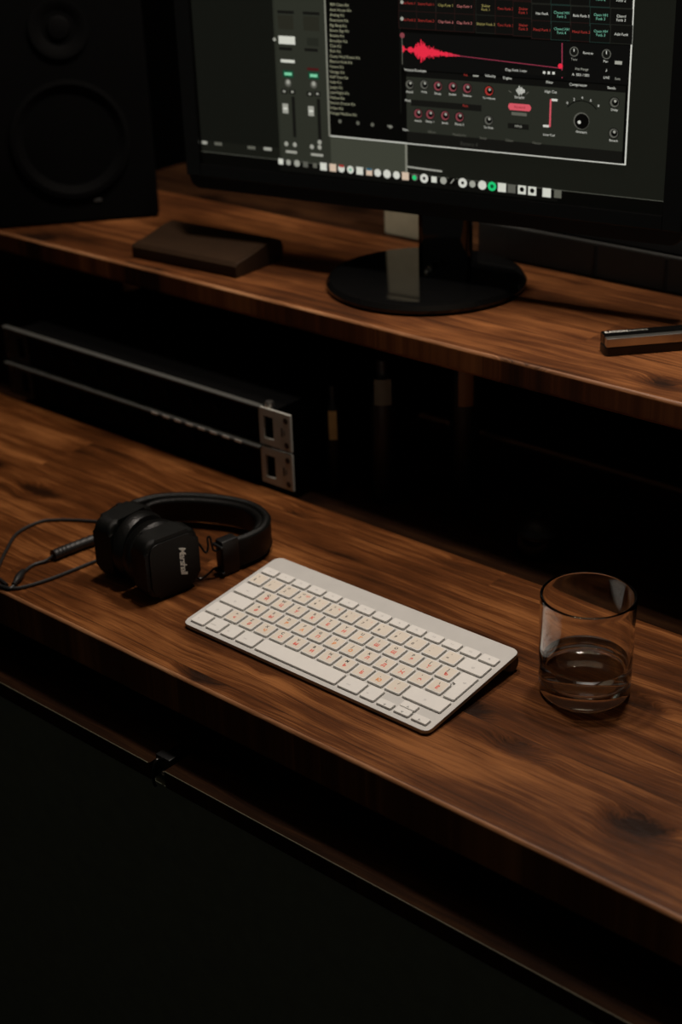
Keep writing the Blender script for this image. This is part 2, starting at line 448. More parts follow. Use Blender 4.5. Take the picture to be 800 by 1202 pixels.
('t', 402.8, 163.0, 'Hat Funk', 3.3, 'white', 'C'),
('r', 403.2, 148.4, 21.5, 17, 'padb_r'),
('r', 403.2, 148.4, 20.3, 15.8, 'pad'),
('t', 403.2, 148.4, 'Metal Funk 1', 3.3, 'red', 'C'),
('r', 421.8, 180.0, 21.5, 17, 'padb_t'),
('r', 421.8, 180.0, 20.3, 15.8, 'pad'),
('t', 421.8, 180.0, 'Closed HH\nFunk 2', 3.3, 'teal', 'C'),
('r', 422.4, 162.9, 21.5, 17, 'padb_t'),
('r', 422.4, 162.9, 20.3, 15.8, 'pad'),
('t', 422.4, 162.9, 'Closed HH\nFunk 2', 3.3, 'teal', 'C'),
('r', 422.9, 148.4, 21.5, 17, 'padb_t'),
('r', 422.9, 148.4, 20.3, 15.8, 'pad'),
('t', 422.9, 148.4, 'Closed HH\nFunk 4', 3.3, 'teal', 'C'),
('r', 441.1, 179.8, 21.5, 17, 'padb_g'),
('r', 441.1, 179.8, 20.3, 15.8, 'pad'),
('t', 441.1, 179.8, 'Ride Funk 3', 3.3, 'white', 'C'),
('r', 441.8, 162.7, 21.5, 17, 'padb_g'),
('r', 441.8, 162.7, 20.3, 15.8, 'pad'),
('t', 441.8, 162.7, 'Ride Funk 3', 3.3, 'white', 'C'),
('r', 442.4, 148.4, 21.5, 17, 'padb_r'),
('r', 442.4, 148.4, 20.3, 15.8, 'pad'),
('t', 442.4, 148.4, 'Metal Funk 2', 3.3, 'red', 'C'),
('r', 460.1, 179.5, 21.5, 17, 'padb_t'),
('r', 460.1, 179.5, 20.3, 15.8, 'pad'),
('t', 460.1, 179.5, 'Open HH\nFunk 2', 3.3, 'teal', 'C'),
('r', 460.9, 162.6, 21.5, 17, 'padb_t'),
('r', 460.9, 162.6, 20.3, 15.8, 'pad'),
('t', 460.9, 162.6, 'Open HH\nFunk 2', 3.3, 'teal', 'C'),
('r', 461.6, 148.3, 21.5, 17, 'padb_t'),
('r', 461.6, 148.3, 20.3, 15.8, 'pad'),
('t', 461.6, 148.3, 'Open HH\nFunk 3', 3.3, 'teal', 'C'),
('r', 479.7, 179.3, 21.5, 17, 'padb_g'),
('r', 479.7, 179.3, 20.3, 15.8, 'pad'),
('t', 479.7, 179.3, 'Chord\nFunk 2', 3.3, 'white', 'C'),
('r', 480.6, 162.4, 21.5, 17, 'padb_g'),
('r', 480.6, 162.4, 20.3, 15.8, 'pad'),
('t', 480.6, 162.4, 'Chord\nFunk 2', 3.3, 'white', 'C'),
('r', 481.4, 148.3, 21.5, 17, 'padb_g'),
('r', 481.4, 148.3, 20.3, 15.8, 'pad'),
('t', 481.4, 148.3, 'Add Funk', 3.3, 'white', 'C'),
('d', 254.8, 167.5, 1.8, 0, 'grey'),
('d', 254.6, 151.9, 1.8, 0, 'grey'),
('d', 254.3, 136.2, 1.8, 0, 'grey'),
('r', 371.0, 121.5, 238, 35, 'wavebg'),
('r', 255.1, 123.3, 0.66, 7.1, 'wave'),
('r', 255.7, 123.3, 0.66, 5.4, 'wave'),
('r', 256.4, 123.2, 0.66, 5.6, 'wave'),
('r', 257.0, 123.2, 0.66, 2.8, 'wave'),
('r', 257.6, 123.2, 0.66, 1.5, 'wave'),
('r', 258.3, 123.1, 0.66, 1.2, 'wave'),
('r', 258.9, 123.1, 0.66, 1.0, 'wave'),
('r', 259.5, 123.1, 0.66, 0.9, 'wave'),
('r', 260.2, 123.1, 0.66, 1.1, 'wave'),
('r', 260.8, 123.0, 0.66, 1.5, 'wave'),
('r', 261.4, 123.0, 0.66, 3.4, 'wave'),
('r', 262.1, 123.0, 0.66, 4.4, 'wave'),
('r', 262.7, 122.9, 0.66, 5.3, 'wave'),
('r', 263.3, 122.9, 0.66, 5.2, 'wave'),
('r', 264.0, 122.9, 0.66, 5.2, 'wave'),
('r', 264.6, 122.8, 0.66, 6.9, 'wave'),
('r', 265.2, 122.8, 0.66, 4.5, 'wave'),
('r', 265.9, 122.8, 0.66, 3.7, 'wave'),
('r', 266.5, 122.7, 0.66, 3.9, 'wave'),
('r', 267.1, 122.7, 0.66, 2.9, 'wave'),
('r', 267.8, 122.7, 0.66, 4.0, 'wave'),
('r', 268.4, 122.6, 0.66, 6.4, 'wave'),
('r', 269.0, 122.6, 0.66, 8.4, 'wave'),
('r', 269.7, 122.6, 0.66, 10.9, 'wave'),
('r', 270.3, 122.6, 0.66, 13.0, 'wave'),
('r', 270.9, 122.5, 0.66, 6.9, 'wave'),
('r', 271.6, 122.5, 0.66, 13.6, 'wave'),
('r', 272.2, 122.5, 0.66, 15.7, 'wave'),
('r', 272.8, 122.4, 0.66, 14.6, 'wave'),
('r', 273.5, 122.4, 0.66, 10.7, 'wave'),
('r', 274.1, 122.4, 0.66, 15.3, 'wave'),
('r', 274.7, 122.3, 0.66, 9.9, 'wave'),
('r', 275.4, 122.3, 0.66, 22.1, 'wave'),
('r', 276.0, 122.3, 0.66, 20.7, 'wave'),
('r', 276.6, 122.2, 0.66, 15.6, 'wave'),
('r', 277.3, 122.2, 0.66, 11.6, 'wave'),
('r', 277.9, 122.2, 0.66, 18.6, 'wave'),
('r', 278.5, 122.2, 0.66, 13.6, 'wave'),
('r', 279.2, 122.1, 0.66, 16.3, 'wave'),
('r', 279.8, 122.1, 0.66, 15.0, 'wave'),
('r', 280.4, 122.1, 0.66, 11.0, 'wave'),
('r', 281.1, 122.0, 0.66, 9.7, 'wave'),
('r', 281.7, 122.0, 0.66, 11.1, 'wave'),
('r', 282.3, 122.0, 0.66, 9.3, 'wave'),
('r', 283.0, 121.9, 0.66, 6.8, 'wave'),
('r', 283.6, 121.9, 0.66, 8.0, 'wave'),
('r', 284.2, 121.9, 0.66, 12.3, 'wave'),
('r', 284.9, 121.8, 0.66, 5.6, 'wave'),
('r', 285.5, 121.8, 0.66, 5.6, 'wave'),
('r', 286.1, 121.8, 0.66, 10.4, 'wave'),
('r', 286.8, 121.7, 0.66, 7.4, 'wave'),
('r', 287.4, 121.7, 0.66, 9.2, 'wave'),
('r', 288.0, 121.7, 0.66, 8.5, 'wave'),
('r', 288.7, 121.7, 0.66, 7.2, 'wave'),
('r', 289.3, 121.6, 0.66, 11.6, 'wave'),
('r', 289.9, 121.6, 0.66, 5.7, 'wave'),
('r', 290.6, 121.6, 0.66, 6.9, 'wave'),
('r', 291.2, 121.5, 0.66, 5.2, 'wave'),
('r', 291.8, 121.5, 0.66, 7.5, 'wave'),
('r', 292.5, 121.5, 0.66, 5.2, 'wave'),
('r', 293.1, 121.4, 0.66, 5.3, 'wave'),
('r', 293.7, 121.4, 0.66, 7.0, 'wave'),
('r', 294.4, 121.4, 0.66, 4.7, 'wave'),
('r', 295.0, 121.3, 0.66, 5.5, 'wave'),
('r', 295.6, 121.3, 0.66, 6.7, 'wave'),
('r', 296.3, 121.3, 0.66, 3.2, 'wave'),
('r', 296.9, 121.3, 0.66, 3.0, 'wave'),
('r', 297.5, 121.2, 0.66, 3.5, 'wave'),
('r', 298.2, 121.2, 0.66, 5.3, 'wave'),
('r', 298.8, 121.2, 0.66, 4.6, 'wave'),
('r', 299.4, 121.1, 0.66, 3.2, 'wave'),
('r', 300.1, 121.1, 0.66, 3.5, 'wave'),
('r', 300.7, 121.1, 0.66, 2.9, 'wave'),
('r', 301.3, 121.0, 0.66, 3.7, 'wave'),
('r', 302.0, 121.0, 0.66, 2.4, 'wave'),
('r', 302.6, 121.0, 0.66, 4.1, 'wave'),
('r', 303.2, 120.9, 0.66, 4.6, 'wave'),
('r', 303.9, 120.9, 0.66, 4.6, 'wave'),
('r', 304.5, 120.9, 0.66, 3.9, 'wave'),
('r', 305.1, 120.8, 0.66, 4.3, 'wave'),
('r', 305.8, 120.8, 0.66, 2.0, 'wave'),
('r', 306.4, 120.8, 0.66, 2.5, 'wave'),
('r', 307.0, 120.8, 0.66, 3.8, 'wave'),
('r', 307.7, 120.7, 0.66, 3.3, 'wave'),
('r', 308.3, 120.7, 0.66, 2.5, 'wave'),
('r', 308.9, 120.7, 0.66, 3.3, 'wave'),
('r', 309.6, 120.6, 0.66, 2.6, 'wave'),
('r', 310.2, 120.6, 0.66, 2.8, 'wave'),
('r', 310.8, 120.6, 0.66, 1.9, 'wave'),
('r', 311.5, 120.5, 0.66, 1.7, 'wave'),
('r', 312.1, 120.5, 0.66, 1.9, 'wave'),
('r', 312.7, 120.5, 0.66, 1.5, 'wave'),
('r', 313.4, 120.4, 0.66, 1.7, 'wave'),
('r', 314.0, 120.4, 0.66, 2.1, 'wave'),
('r', 314.6, 120.4, 0.66, 1.5, 'wave'),
('r', 315.3, 120.4, 0.66, 1.1, 'wave'),
('r', 315.9, 120.3, 0.66, 1.1, 'wave'),
('r', 316.5, 120.3, 0.66, 1.2, 'wave'),
('r', 317.2, 120.3, 0.66, 1.5, 'wave'),
('r', 317.8, 120.2, 0.66, 1.2, 'wave'),
('l', 305.1, 120.85, 424.2, 115.0, 0.6, 'wave2'),
('l', 254.8, 137.1, 254.8, 108.5, 0.7, 'dim2'),
('l', 424.2, 137.8, 425.3, 106.1, 0.9, 'wave2'),
('d', 255.0, 136.3, 2.6, 0, 'pinkg'),
('d', 423.2, 116.9, 2.4, 0, 'wave'),
('d', 436.4, 130.8, 4.5, 0, 'grey2'),
('d', 436.4, 130.8, 3.6, 0, 'dk'),
('l', 436.4, 130.8, 436.3, 133.5, 0.8, 'white'),
('d', 468.3, 130.3, 4.5, 0, 'grey2'),
('d', 468.3, 130.3, 3.6, 0, 'dk'),
('l', 468.3, 130.3, 468.2, 133.3, 0.8, 'white'),
('t', 436.7, 123.9, 'Tune', 3, 'grey', 'C'),
('r', 450.4, 130.2, 14, 5, 'pad'),
('t', 450.4, 130.2, 'Reverse', 3, 'white', 'C'),
('t', 467.8, 123.8, 'Pan', 3, 'white', 'C'),
('r', 480.3, 123.4, 7, 3, 'grey'),
('t', 444.7, 115.5, 'Key Range', 3, 'grey', 'C'),
('t', 444.0, 110.1, 'A  001 / 001', 3.4, 'white', 'C'),
('t', 469.0, 115.8, '♪', 4, 'white', 'C'),
('t', 469.4, 109.3, 'LIVE', 3.2, 'white', 'C'),
('t', 480.2, 108.9, 'Solo', 3, 'grey', 'C'),
('r', 396.5, 110.2, 66, 6, 'pad'),
('t', 377.9, 110.3, 'Clap Funk 1.wav', 3.3, 'white', 'C'),
('r', 407.0, 110.1, 2.4, 2.4, 'white'),
('r', 411.8, 110.1, 2.4, 2.4, 'white'),
('r', 416.6, 110.2, 2.4, 2.4, 'white'),
('r', 373.8, 70.5, 229.5, 57, 'panel'),
('r', 373.8, 37.2, 229.5, 11.5, 'dk'),
('r', 373.8, 100.0, 229.5, 6, 'dk2'),
('t', 269.2, 103.6, 'Volume Envelope', 3.4, 'white', 'C'),
('t', 351.1, 103.4, 'Velocity', 3.4, 'white', 'C'),
('t', 369.2, 102.6, 'Engine', 3.4, 'white', 'C'),
('t', 412.9, 101.4, 'Filter', 3.4, 'white', 'C'),
('t', 441.9, 101.0, 'Compressor', 3.4, 'white', 'C'),
('t', 474.8, 100.4, 'Sends', 3.4, 'white', 'C'),
('t', 324.6, 102.6, 'Vol', 3, 'red', 'C'),
('r', 335.6, 102.5, 6, 1.4, 'grey'),
('d', 262.8, 89.6, 5.3, 0, 'dk'),
('d', 262.8, 89.6, 4.3, 0, 'grey2'),
('d', 263.5, 89.8, 3.0959999999999996, 0, 'black'),
('d', 263.8, 91.0, 1.2899999999999998, 0, 'grey'),
('t', 262.7, 82.4, 'Attack', 2.9, 'white', 'C'),
('d', 279.1, 90.5, 5.3, 0, 'dk'),
('d', 279.1, 90.5, 4.3, 0, 'grey2'),
('d', 279.8, 90.7, 3.0959999999999996, 0, 'black'),
('d', 280.0, 91.9, 1.2899999999999998, 0, 'grey'),
('t', 279.0, 83.4, 'Hold', 2.9, 'white', 'C'),
('d', 294.3, 90.0, 5.3, 0, 'dk'),
('d', 294.3, 90.0, 4.3, 0, 'pinkg'),
('d', 295.0, 90.2, 3.0959999999999996, 0, 'black'),
('d', 295.2, 91.4, 1.2899999999999998, 0, 'grey'),
('t', 294.2, 82.9, 'Decay', 2.9, 'white', 'C'),
('d', 310.7, 90.3, 5.3, 0, 'dk'),
('d', 310.7, 90.3, 4.3, 0, 'pinkg'),
('d', 311.5, 90.5, 3.0959999999999996, 0, 'black'),
('d', 311.6, 91.7, 1.2899999999999998, 0, 'grey'),
('t', 310.7, 83.2, 'Sustain', 2.9, 'white', 'C'),
('d', 326.5, 90.1, 5.3, 0, 'dk'),
('d', 326.5, 90.1, 4.3, 0, 'pinkg'),
('d', 327.3, 90.3, 3.0959999999999996, 0, 'black'),
('d', 327.4, 91.5, 1.2899999999999998, 0, 'grey'),
('t', 326.6, 83.1, 'Release', 2.9, 'white', 'C'),
('d', 350.0, 89.3, 5.3, 0, 'dk'),
('d', 350.0, 89.3, 4.3, 0, 'red'),
('d', 350.7, 89.5, 3.0959999999999996, 0, 'black'),
('d', 350.8, 90.6, 1.2899999999999998, 0, 'grey'),
('t', 350.0, 82.3, 'To Volume', 2.9, 'white', 'C'),
('d', 272.1, 61.8, 5.3, 0, 'dk'),
('d', 272.1, 61.8, 4.3, 0, 'pinkg'),
('d', 272.9, 62.1, 3.0959999999999996, 0, 'black'),
('d', 273.1, 63.3, 1.2899999999999998, 0, 'grey'),
('t', 272.0, 54.6, 'Attack', 2.9, 'white', 'C'),
('d', 285.6, 62.0, 5.3, 0, 'dk'),
('d', 285.6, 62.0, 4.3, 0, 'pinkg'),
('d', 286.3, 62.2, 3.0959999999999996, 0, 'black'),
('d', 286.5, 63.4, 1.2899999999999998, 0, 'grey'),
('t', 285.5, 54.8, 'Decay 1', 2.9, 'white', 'C'),
('d', 302.3, 62.0, 5.3, 0, 'dk'),
('d', 302.3, 62.0, 4.3, 0, 'pinkg'),
('d', 303.0, 62.2, 3.0959999999999996, 0, 'black'),
('d', 303.2, 63.4, 1.2899999999999998, 0, 'grey'),
('t', 302.3, 54.8, 'Break', 2.9, 'white', 'C'),
('d', 318.3, 62.0, 5.3, 0, 'dk'),
('d', 318.3, 62.0, 4.3, 0, 'pinkg'),
('d', 319.0, 62.2, 3.0959999999999996, 0, 'black'),
('d', 319.2, 63.4, 1.2899999999999998, 0, 'grey'),
('t', 318.3, 54.8, 'Decay 2', 2.9, 'white', 'C'),
('d', 349.9, 61.1, 5.3, 0, 'dk'),
('d', 349.9, 61.1, 4.3, 0, 'grey2'),
('d', 350.6, 61.3, 3.0959999999999996, 0, 'black'),
('d', 350.8, 62.5, 1.2899999999999998, 0, 'grey'),
('t', 350.0, 54.0, 'To Pitch', 2.9, 'white', 'C'),
('d', 478.4, 87.5, 5.3, 0, 'dk'),
('d', 478.4, 87.5, 4.3, 0, 'grey2'),
('d', 479.1, 87.7, 3.0959999999999996, 0, 'black'),
('d', 479.2, 88.8, 1.2899999999999998, 0, 'grey'),
('t', 478.8, 80.8, 'Delay', 2.9, 'white', 'C'),
('d', 479.1, 59.3, 5.3, 0, 'dk'),
('d', 479.1, 59.3, 4.3, 0, 'grey2'),
('d', 479.7, 59.5, 3.0959999999999996, 0, 'black'),
('d', 479.8, 60.6, 1.2899999999999998, 0, 'grey'),
('t', 479.4, 52.5, 'Reverb', 2.9, 'white', 'C'),
('t', 267.4, 73.7, 'Pitch Envelope', 3.2, 'white', 'C'),
('r', 303.2, 72.1, 78, 6, 'dk'),
('t', 324.8, 73.2, 'Pitch', 3, 'red', 'C'),
('r', 379.2, 91.7, 0.9, 2, 'white'),
('r', 380.6, 91.7, 0.9, 5, 'white'),
('r', 381.9, 91.7, 0.9, 9, 'white'),
('r', 383.3, 91.7, 0.9, 6, 'white'),
('r', 384.6, 91.7, 0.9, 7, 'white'),
('r', 385.9, 91.7, 0.9, 4, 'white'),
('r', 387.3, 91.7, 0.9, 3, 'white'),
('l', 371.2, 91.1, 373.9, 89.3, 0.7, 'dim2'),
('l', 391.7, 91.3, 389.1, 88.7, 0.7, 'dim2'),
('t', 382.5, 85.5, 'Sampler', 3.2, 'white', 'C'),
('r', 382.7, 76.2, 21, 6.4, 'pinkb'),
('d', 374.0, 76.3, 3.2, 0, 'pinkb'),
('d', 391.6, 76.1, 3.2, 0, 'pinkb'),
('t', 382.7, 76.2, 'Standard', 3.2, 'red3', 'C'),
('r', 382.4, 69.7, 16, 3, 'dim2'),
('r', 381.8, 57.9, 22, 5, 'dk'),
('t', 381.8, 57.9, 'MP60', 3.2, 'grey', 'C'),
('l', 414.8, 86.1, 414.7, 60.1, 1.6, 'pinkb'),
('t', 414.5, 92.9, 'High Cut', 3.3, 'white', 'C'),
('t', 414.1, 52.4, 'Low Cut', 3.3, 'white', 'C'),
('r', 418.7, 85.6, 6, 2.2, 'white'),
('r', 410.7, 60.6, 6, 2.2, 'white'),
('l', 432.0, 80.0, 433.0, 81.0, 0.9, 'black'),
('l', 433.0, 81.0, 434.0, 82.0, 0.9, 'black'),
('l', 434.0, 82.0, 435.0, 82.9, 0.9, 'black'),
('l', 435.0, 82.9, 436.2, 83.7, 0.9, 'black'),
('l', 436.2, 83.7, 437.3, 84.4, 0.9, 'black'),
('l', 437.3, 84.4, 438.6, 85.0, 0.9, 'black'),
('l', 438.6, 85.0, 439.8, 85.6, 0.9, 'black'),
('l', 439.8, 85.6, 441.2, 86.0, 0.9, 'black'),
('l', 441.2, 86.0, 442.5, 86.3, 0.9, 'black'),
('l', 442.5, 86.3, 443.8, 86.6, 0.9, 'black'),
('l', 443.8, 86.6, 445.2, 86.7, 0.9, 'black'),
('l', 445.2, 86.7, 446.6, 86.8, 0.9, 'black'),
('l', 446.6, 86.8, 448.0, 86.7, 0.9, 'black'),
('l', 448.0, 86.7, 449.4, 86.6, 0.9, 'black'),
('l', 449.4, 86.6, 450.7, 86.3, 0.9, 'black'),
('l', 450.7, 86.3, 452.0, 86.0, 0.9, 'black'),
('l', 452.0, 86.0, 453.4, 85.6, 0.9, 'black'),
('l', 453.4, 85.6, 454.6, 85.0, 0.9, 'black'),
('l', 454.6, 85.0, 455.9, 84.4, 0.9, 'black'),
('l', 455.9, 84.4, 457.0, 83.7, 0.9, 'black'),
('l', 457.0, 83.7, 458.2, 82.9, 0.9, 'black'),
('l', 458.2, 82.9, 459.2, 82.0, 0.9, 'black'),
('l', 459.2, 82.0, 460.2, 81.0, 0.9, 'black'),
('l', 460.2, 81.0, 461.2, 80.0, 0.9, 'black'),
('t', 431.8, 83.8, '0', 3.4, 'white', 'C'),
('t', 438.6, 87.4, '2', 3.4, 'white', 'C'),
('t', 446.6, 89.6, '4', 3.4, 'white', 'C'),
('t', 455.2, 87.8, '6', 3.4, 'white', 'C'),
('t', 463.1, 83.3, '8', 3.4, 'white', 'C'),
('d', 446.7, 68.2, 8, 0, 'grey2'),
('d', 447.1, 67.9, 7.2, 0, 'black'),
('d', 444.6, 66.9, 1.6, 0, 'white'),
('t', 447.1, 57.9, 'Amount', 3.3, 'white', 'C'),
('t', 240.1, 46.6, 'Main', 3.2, 'grey', 'C'),
('t', 257.8, 44.6, 'Main', 3.2, 'white', 'C'),
('t', 287.9, 44.9, 'Effects', 3.2, 'dim2', 'C'),
('t', 318.4, 44.5, 'Modulation', 3.2, 'dim2', 'C'),
('t', 344.6, 43.7, 'Setup', 3.2, 'dim2', 'C'),
('t', 373.0, 43.6, 'Editor', 3.2, 'dim2', 'C'),
('t', 401.9, 43.6, 'Master', 3.2, 'dim2', 'C'),
('t', 329.2, 36.2, 'Battery 4', 5, 'dim3', 'C'),
('r', 264.5, -6.1, 321, 9.8, 'dock'),
('r', 105.4, -1.3, 6, 6, 'white2'),
('d', 115.1, -1.4, 3, 0, 'grey'),
('d', 125.9, -1.4, 3.6, 0, 'grey'),
('r', 136.6, -1.5, 6, 6, 'grey2'),
('r', 148.3, -1.6, 5.0, 5.0, 'dim2'),
('r', 158.9, -1.7, 8, 8, 'white2'),
('r', 170.5, -1.8, 8, 8, 'beige'),
('d', 180.9, -1.8, 4, 0, 'white2'),
('r', 181.0, 0.9, 6, 2.5, 'red'),
('d', 191.8, -1.9, 4, 0, 'white2'),
('d', 191.8, -1.9, 1.6, 0, 'teal'),
('r', 203.1, -2.0, 8, 8, 'white2'),
('r', 214.4, -2.1, 7.2, 7.2, 'beige'),
('r', 214.4, 0.6, 6.5, 2.2, 'bluek'),
('d', 224.5, -2.1, 4, 0, 'white'),
('d', 235.6, -2.2, 4.4, 0, 'white'),
('d', 246.7, -2.3, 4, 0, 'white'),
('r', 257.1, -2.3, 8, 8, 'beige'),
('d', 268.0, -2.4, 3.6, 0, 'grey2'),
('d', 267.5, -2.9, 2.4, 0, 'spot'),
('d', 278.8, -2.5, 4.6, 0, 'white'),
('d', 278.8, -2.5, 1.7, 0, 'black'),
('r', 290.1, -2.6, 6, 6, 'white2'),
('d', 300.8, -2.6, 3.6, 0, 'grey'),
('r', 310.9, -2.7, 7.6, 7.6, 'black'),
('l', 309.0, -4.6, 312.8, 0.1, 1, 'grey'),
('d', 322.4, -2.8, 4.8, 0, 'white'),
('d', 322.4, -2.8, 1.7, 0, 'black'),
('d', 333.3, -2.9, 3.4, 0, 'grey'),
('d', 344.2, -2.9, 4.6, 0, 'white2'),
('d', 354.9, -3.0, 4.6, 0, 'spot'),
('d', 354.9, -3.0, 2, 0, 'spotd'),
('r', 365.7, -3.1, 8.8, 8.8, 'white2'),
('r', 376.3, -3.2, 8.4, 8.4, 'grey2'),
('r', 387.3, -3.2, 8.6, 8.6, 'white2'),
('d', 387.3, -2.9, 2.4, 0, 'black'),
('r', 398.3, -3.3, 8.6, 8.6, 'white2'),
('d', 398.3, -3.0, 2.4, 0, 'black'),
('r', 413.7, -3.4, 8.8, 8.8, 'white2'),
('r', 425.3, -3.5, 7.6, 7.6, 'dim2'),
('r', 276.0, 6.6, 0.1, 0.1, 'dim2'),
('l', 259.3, 7.6, 299.3, 6.6, 1.6, 'grey')]

# ---------------- the setting ----------------
def lighter(bm, mi=1):  # marks front top bevel faces for the painted edge highlight
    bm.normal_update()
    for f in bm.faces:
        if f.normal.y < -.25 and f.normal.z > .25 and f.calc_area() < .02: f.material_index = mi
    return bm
def struct(name, bm, m):
    o = link(name, bm, m); o['kind'] = 'structure'; return o
b = nb(); bx(b, -1.9, 2.6, -2.2, 1.30, -.05, 0); struct('floor', b, M_floor)
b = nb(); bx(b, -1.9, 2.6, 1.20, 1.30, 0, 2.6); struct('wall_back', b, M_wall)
b = nb(); bx(b, -2.0, 2.6, -2.2, 1.30, 2.6, 2.65); struct('ceiling', b, M_ceil)
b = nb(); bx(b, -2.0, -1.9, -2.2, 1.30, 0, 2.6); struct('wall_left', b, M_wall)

# ---------------- desk ----------------
desk = thing('desk', 'brown stained pine desk carrying the white keyboard, headphones and water glass', 'desk', (0, 0, 0))
b = nb(); bx(b, -.95, 1.25, -.0607, .2644, D-.042, D, .0042, seg=5); link('desktop', lighter(b), [M_desk, M_edge], desk).cycles.is_caustics_receiver = True
for x in (-.95, 1.22):
    b = nb(); bx(b, x, x+.03, -.03, .262, 0, D-.0423, .002); link('side_panel', b, M_rear, desk)
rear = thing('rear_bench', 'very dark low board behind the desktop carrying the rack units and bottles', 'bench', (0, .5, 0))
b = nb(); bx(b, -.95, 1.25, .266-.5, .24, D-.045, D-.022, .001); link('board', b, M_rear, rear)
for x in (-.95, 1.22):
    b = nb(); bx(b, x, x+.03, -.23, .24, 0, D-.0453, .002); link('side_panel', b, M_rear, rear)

# low cabinets under the desk
zt = D-.082
cab = thing('cabinet', 'low greenish black cabinet standing under the desk', 'cabinet', (0, 0, 0))
b = nb(); bx(b, -.91, 1.20, -.080, .24, .04, zt-.0185, .001); link('carcass', b, M_cab, cab)
b = nb(); bx(b, -.89, 1.18, -.05, .22, 0, .0398); link('plinth', b, M_blackmatte, cab)
for x0, x1 in ((-.91, .041), (.060, 1.20)):
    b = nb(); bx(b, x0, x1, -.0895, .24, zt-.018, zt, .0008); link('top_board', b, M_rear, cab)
    b = nb(); bx(b, x0+.001, x1-.001, -.0900, -.0893, zt-.0010, zt+.0002, .0001); o = link('edge_trim', b, M_trim, cab); o['label'] = 'thin worn metal edging'
b = nb(); bx(b, -.909, 1.199, -.0875, -.0802, .06, zt-.0188); link('front_panel', b, M_cab, cab)
t = thing('latch', 'small black metal hook at the notch in the cabinet edge under the desk', 'latch', (.0505, -.078, D-.082))
b = nb(); bx(b, -.0092, .0092, -.004, .006, -.0172, .006, .0015); link('bracket', b, M_black, t)
b = nb(); tube(b, [(.002, -.003, .004), (.002, -.012, .008), (.001, -.016, -.002), (0, -.016, -.013), (-.002, -.013, -.020)], .0016, 8)
link('hook', b, M_wire, t)
b = nb(); lathe(b, [(0, .0022), (.002, .0018), (.0028, 0), (.0028, -.003)], 14, mx=T((.001, -.0040, -.010))@Rt(PI/2, 'X')); link('screw', b, M_silver, t)

# ---------------- monitor shelf ----------------
SZ = D+.1994
shelf = thing('monitor_shelf', 'raised brown stained pine shelf carrying the monitor above the desk', 'shelf', (0, .45, D))
b = nb(); bx(b, -.72, 1.24, .3001-.45, .1055+.0, SZ-D-.026, SZ-D, .0042, seg=5); link('shelf_board', lighter(b), [M_shelf, M_edge], shelf)
for x in (-.72, 1.212):
    b = nb(); bx(b, x, x+.028, -.14, .10, -.022, SZ-D-.026); link('upright', b, M_rear, shelf)

# ---------------- monitor ----------------
MX, MY, MZ, MW = -.0531, .4130, .3236, .1754
mon = thing('monitor', 'large black desktop monitor showing a music program with a red waveform', 'monitor', (-.0572, .4358, SZ))
mm = T((MX, MY, D+MZ)) @ Rt(MW, 'Z') @ Rt(PI/2, 'X')       # local: x right, y up, z towards the viewer; origin = bottom middle of the program window
inv = T((.0572, -.4358, -SZ))
mm = inv @ mm
b = nb()
W, B0, B1 = .2655, -.013, .288
poly = rrect(.571, .345, .012)
prism(b, [(x, y+.1305) for x, y in poly], -.030, .0012, .001, 0, mm)
link('rear_housing', b, M_black, mon)
b = nb()     # glossy frame of four rails
for (x0, x1, y0, y1) in ((-.2855, -W-.001, -.027, .305), (W+.001, .2855, -.027, .305), (-W-.001, W+.001, -.027, B0), (-W-.001, W+.001, B1, .305)):
    t2 = bmesh.new(); bx(t2, x0, x1, y0, y1, .0015, .0065, .0008); merge(b, t2, mm)
link('bezel', b, M_blackgloss, mon)
b = nb(); t2 = bmesh.new(); bx(t2, -.14, .14, .03, .24, -.062, -.028, .014, seg=4); merge(b, t2, mm); link('back_bulge', b, M_black, mon)
COL = dict(pane=(17, 18, 14), mid=(43, 45, 37), mid2=(35, 37, 30), mid3=(38, 38, 30), lite=(60, 62, 52), pane2=(22, 23, 18), edge=(118, 118, 106), edge2=(78, 79, 70),
  white=(205, 205, 195), white2=(205, 206, 194), black=(5, 5, 4), dim=(19, 20, 17), dim2=(92, 92, 82), dim3=(54, 54, 48), dk=(19, 19, 16), dk2=(13, 13, 11), dock=(11, 11, 9),
  green=(120, 200, 158), green2=(18, 66, 46), grey=(155, 155, 144), grey2=(88, 88, 80), list=(150, 150, 124), pad=(13, 13, 11), padb_r=(36, 20, 18), padb_t=(28, 44, 39),
  padb_g=(32, 33, 28), panel=(38, 40, 33), pink=(185, 112, 108), pinkb=(205, 84, 95), pinkg=(128, 62, 68), red=(160, 50, 44), red2=(70, 20, 22), red3=(120, 24, 34),
  spot=(30, 195, 112), spotd=(10, 74, 42), teal=(108, 170, 145), wave=(226, 42, 66), wave2=(150, 55, 76), wavebg=(11, 11, 10), yel=(150, 140, 82), beige=(205, 182, 160), bluek=(40, 92, 112))
cn = list(COL); dispm = [emis('screen_'+k, COL[k]) for k in cn]; dispm.append(emis('screen_off_black', (4, 4, 3)))
b = nb(); t2 = bmesh.new(); bx(t2, -W-.0005, W+.0005, B0-.0005, B1+.0005, -.002, .0016); merge(b, t2, mm, len(dispm)-1)
layer = 0
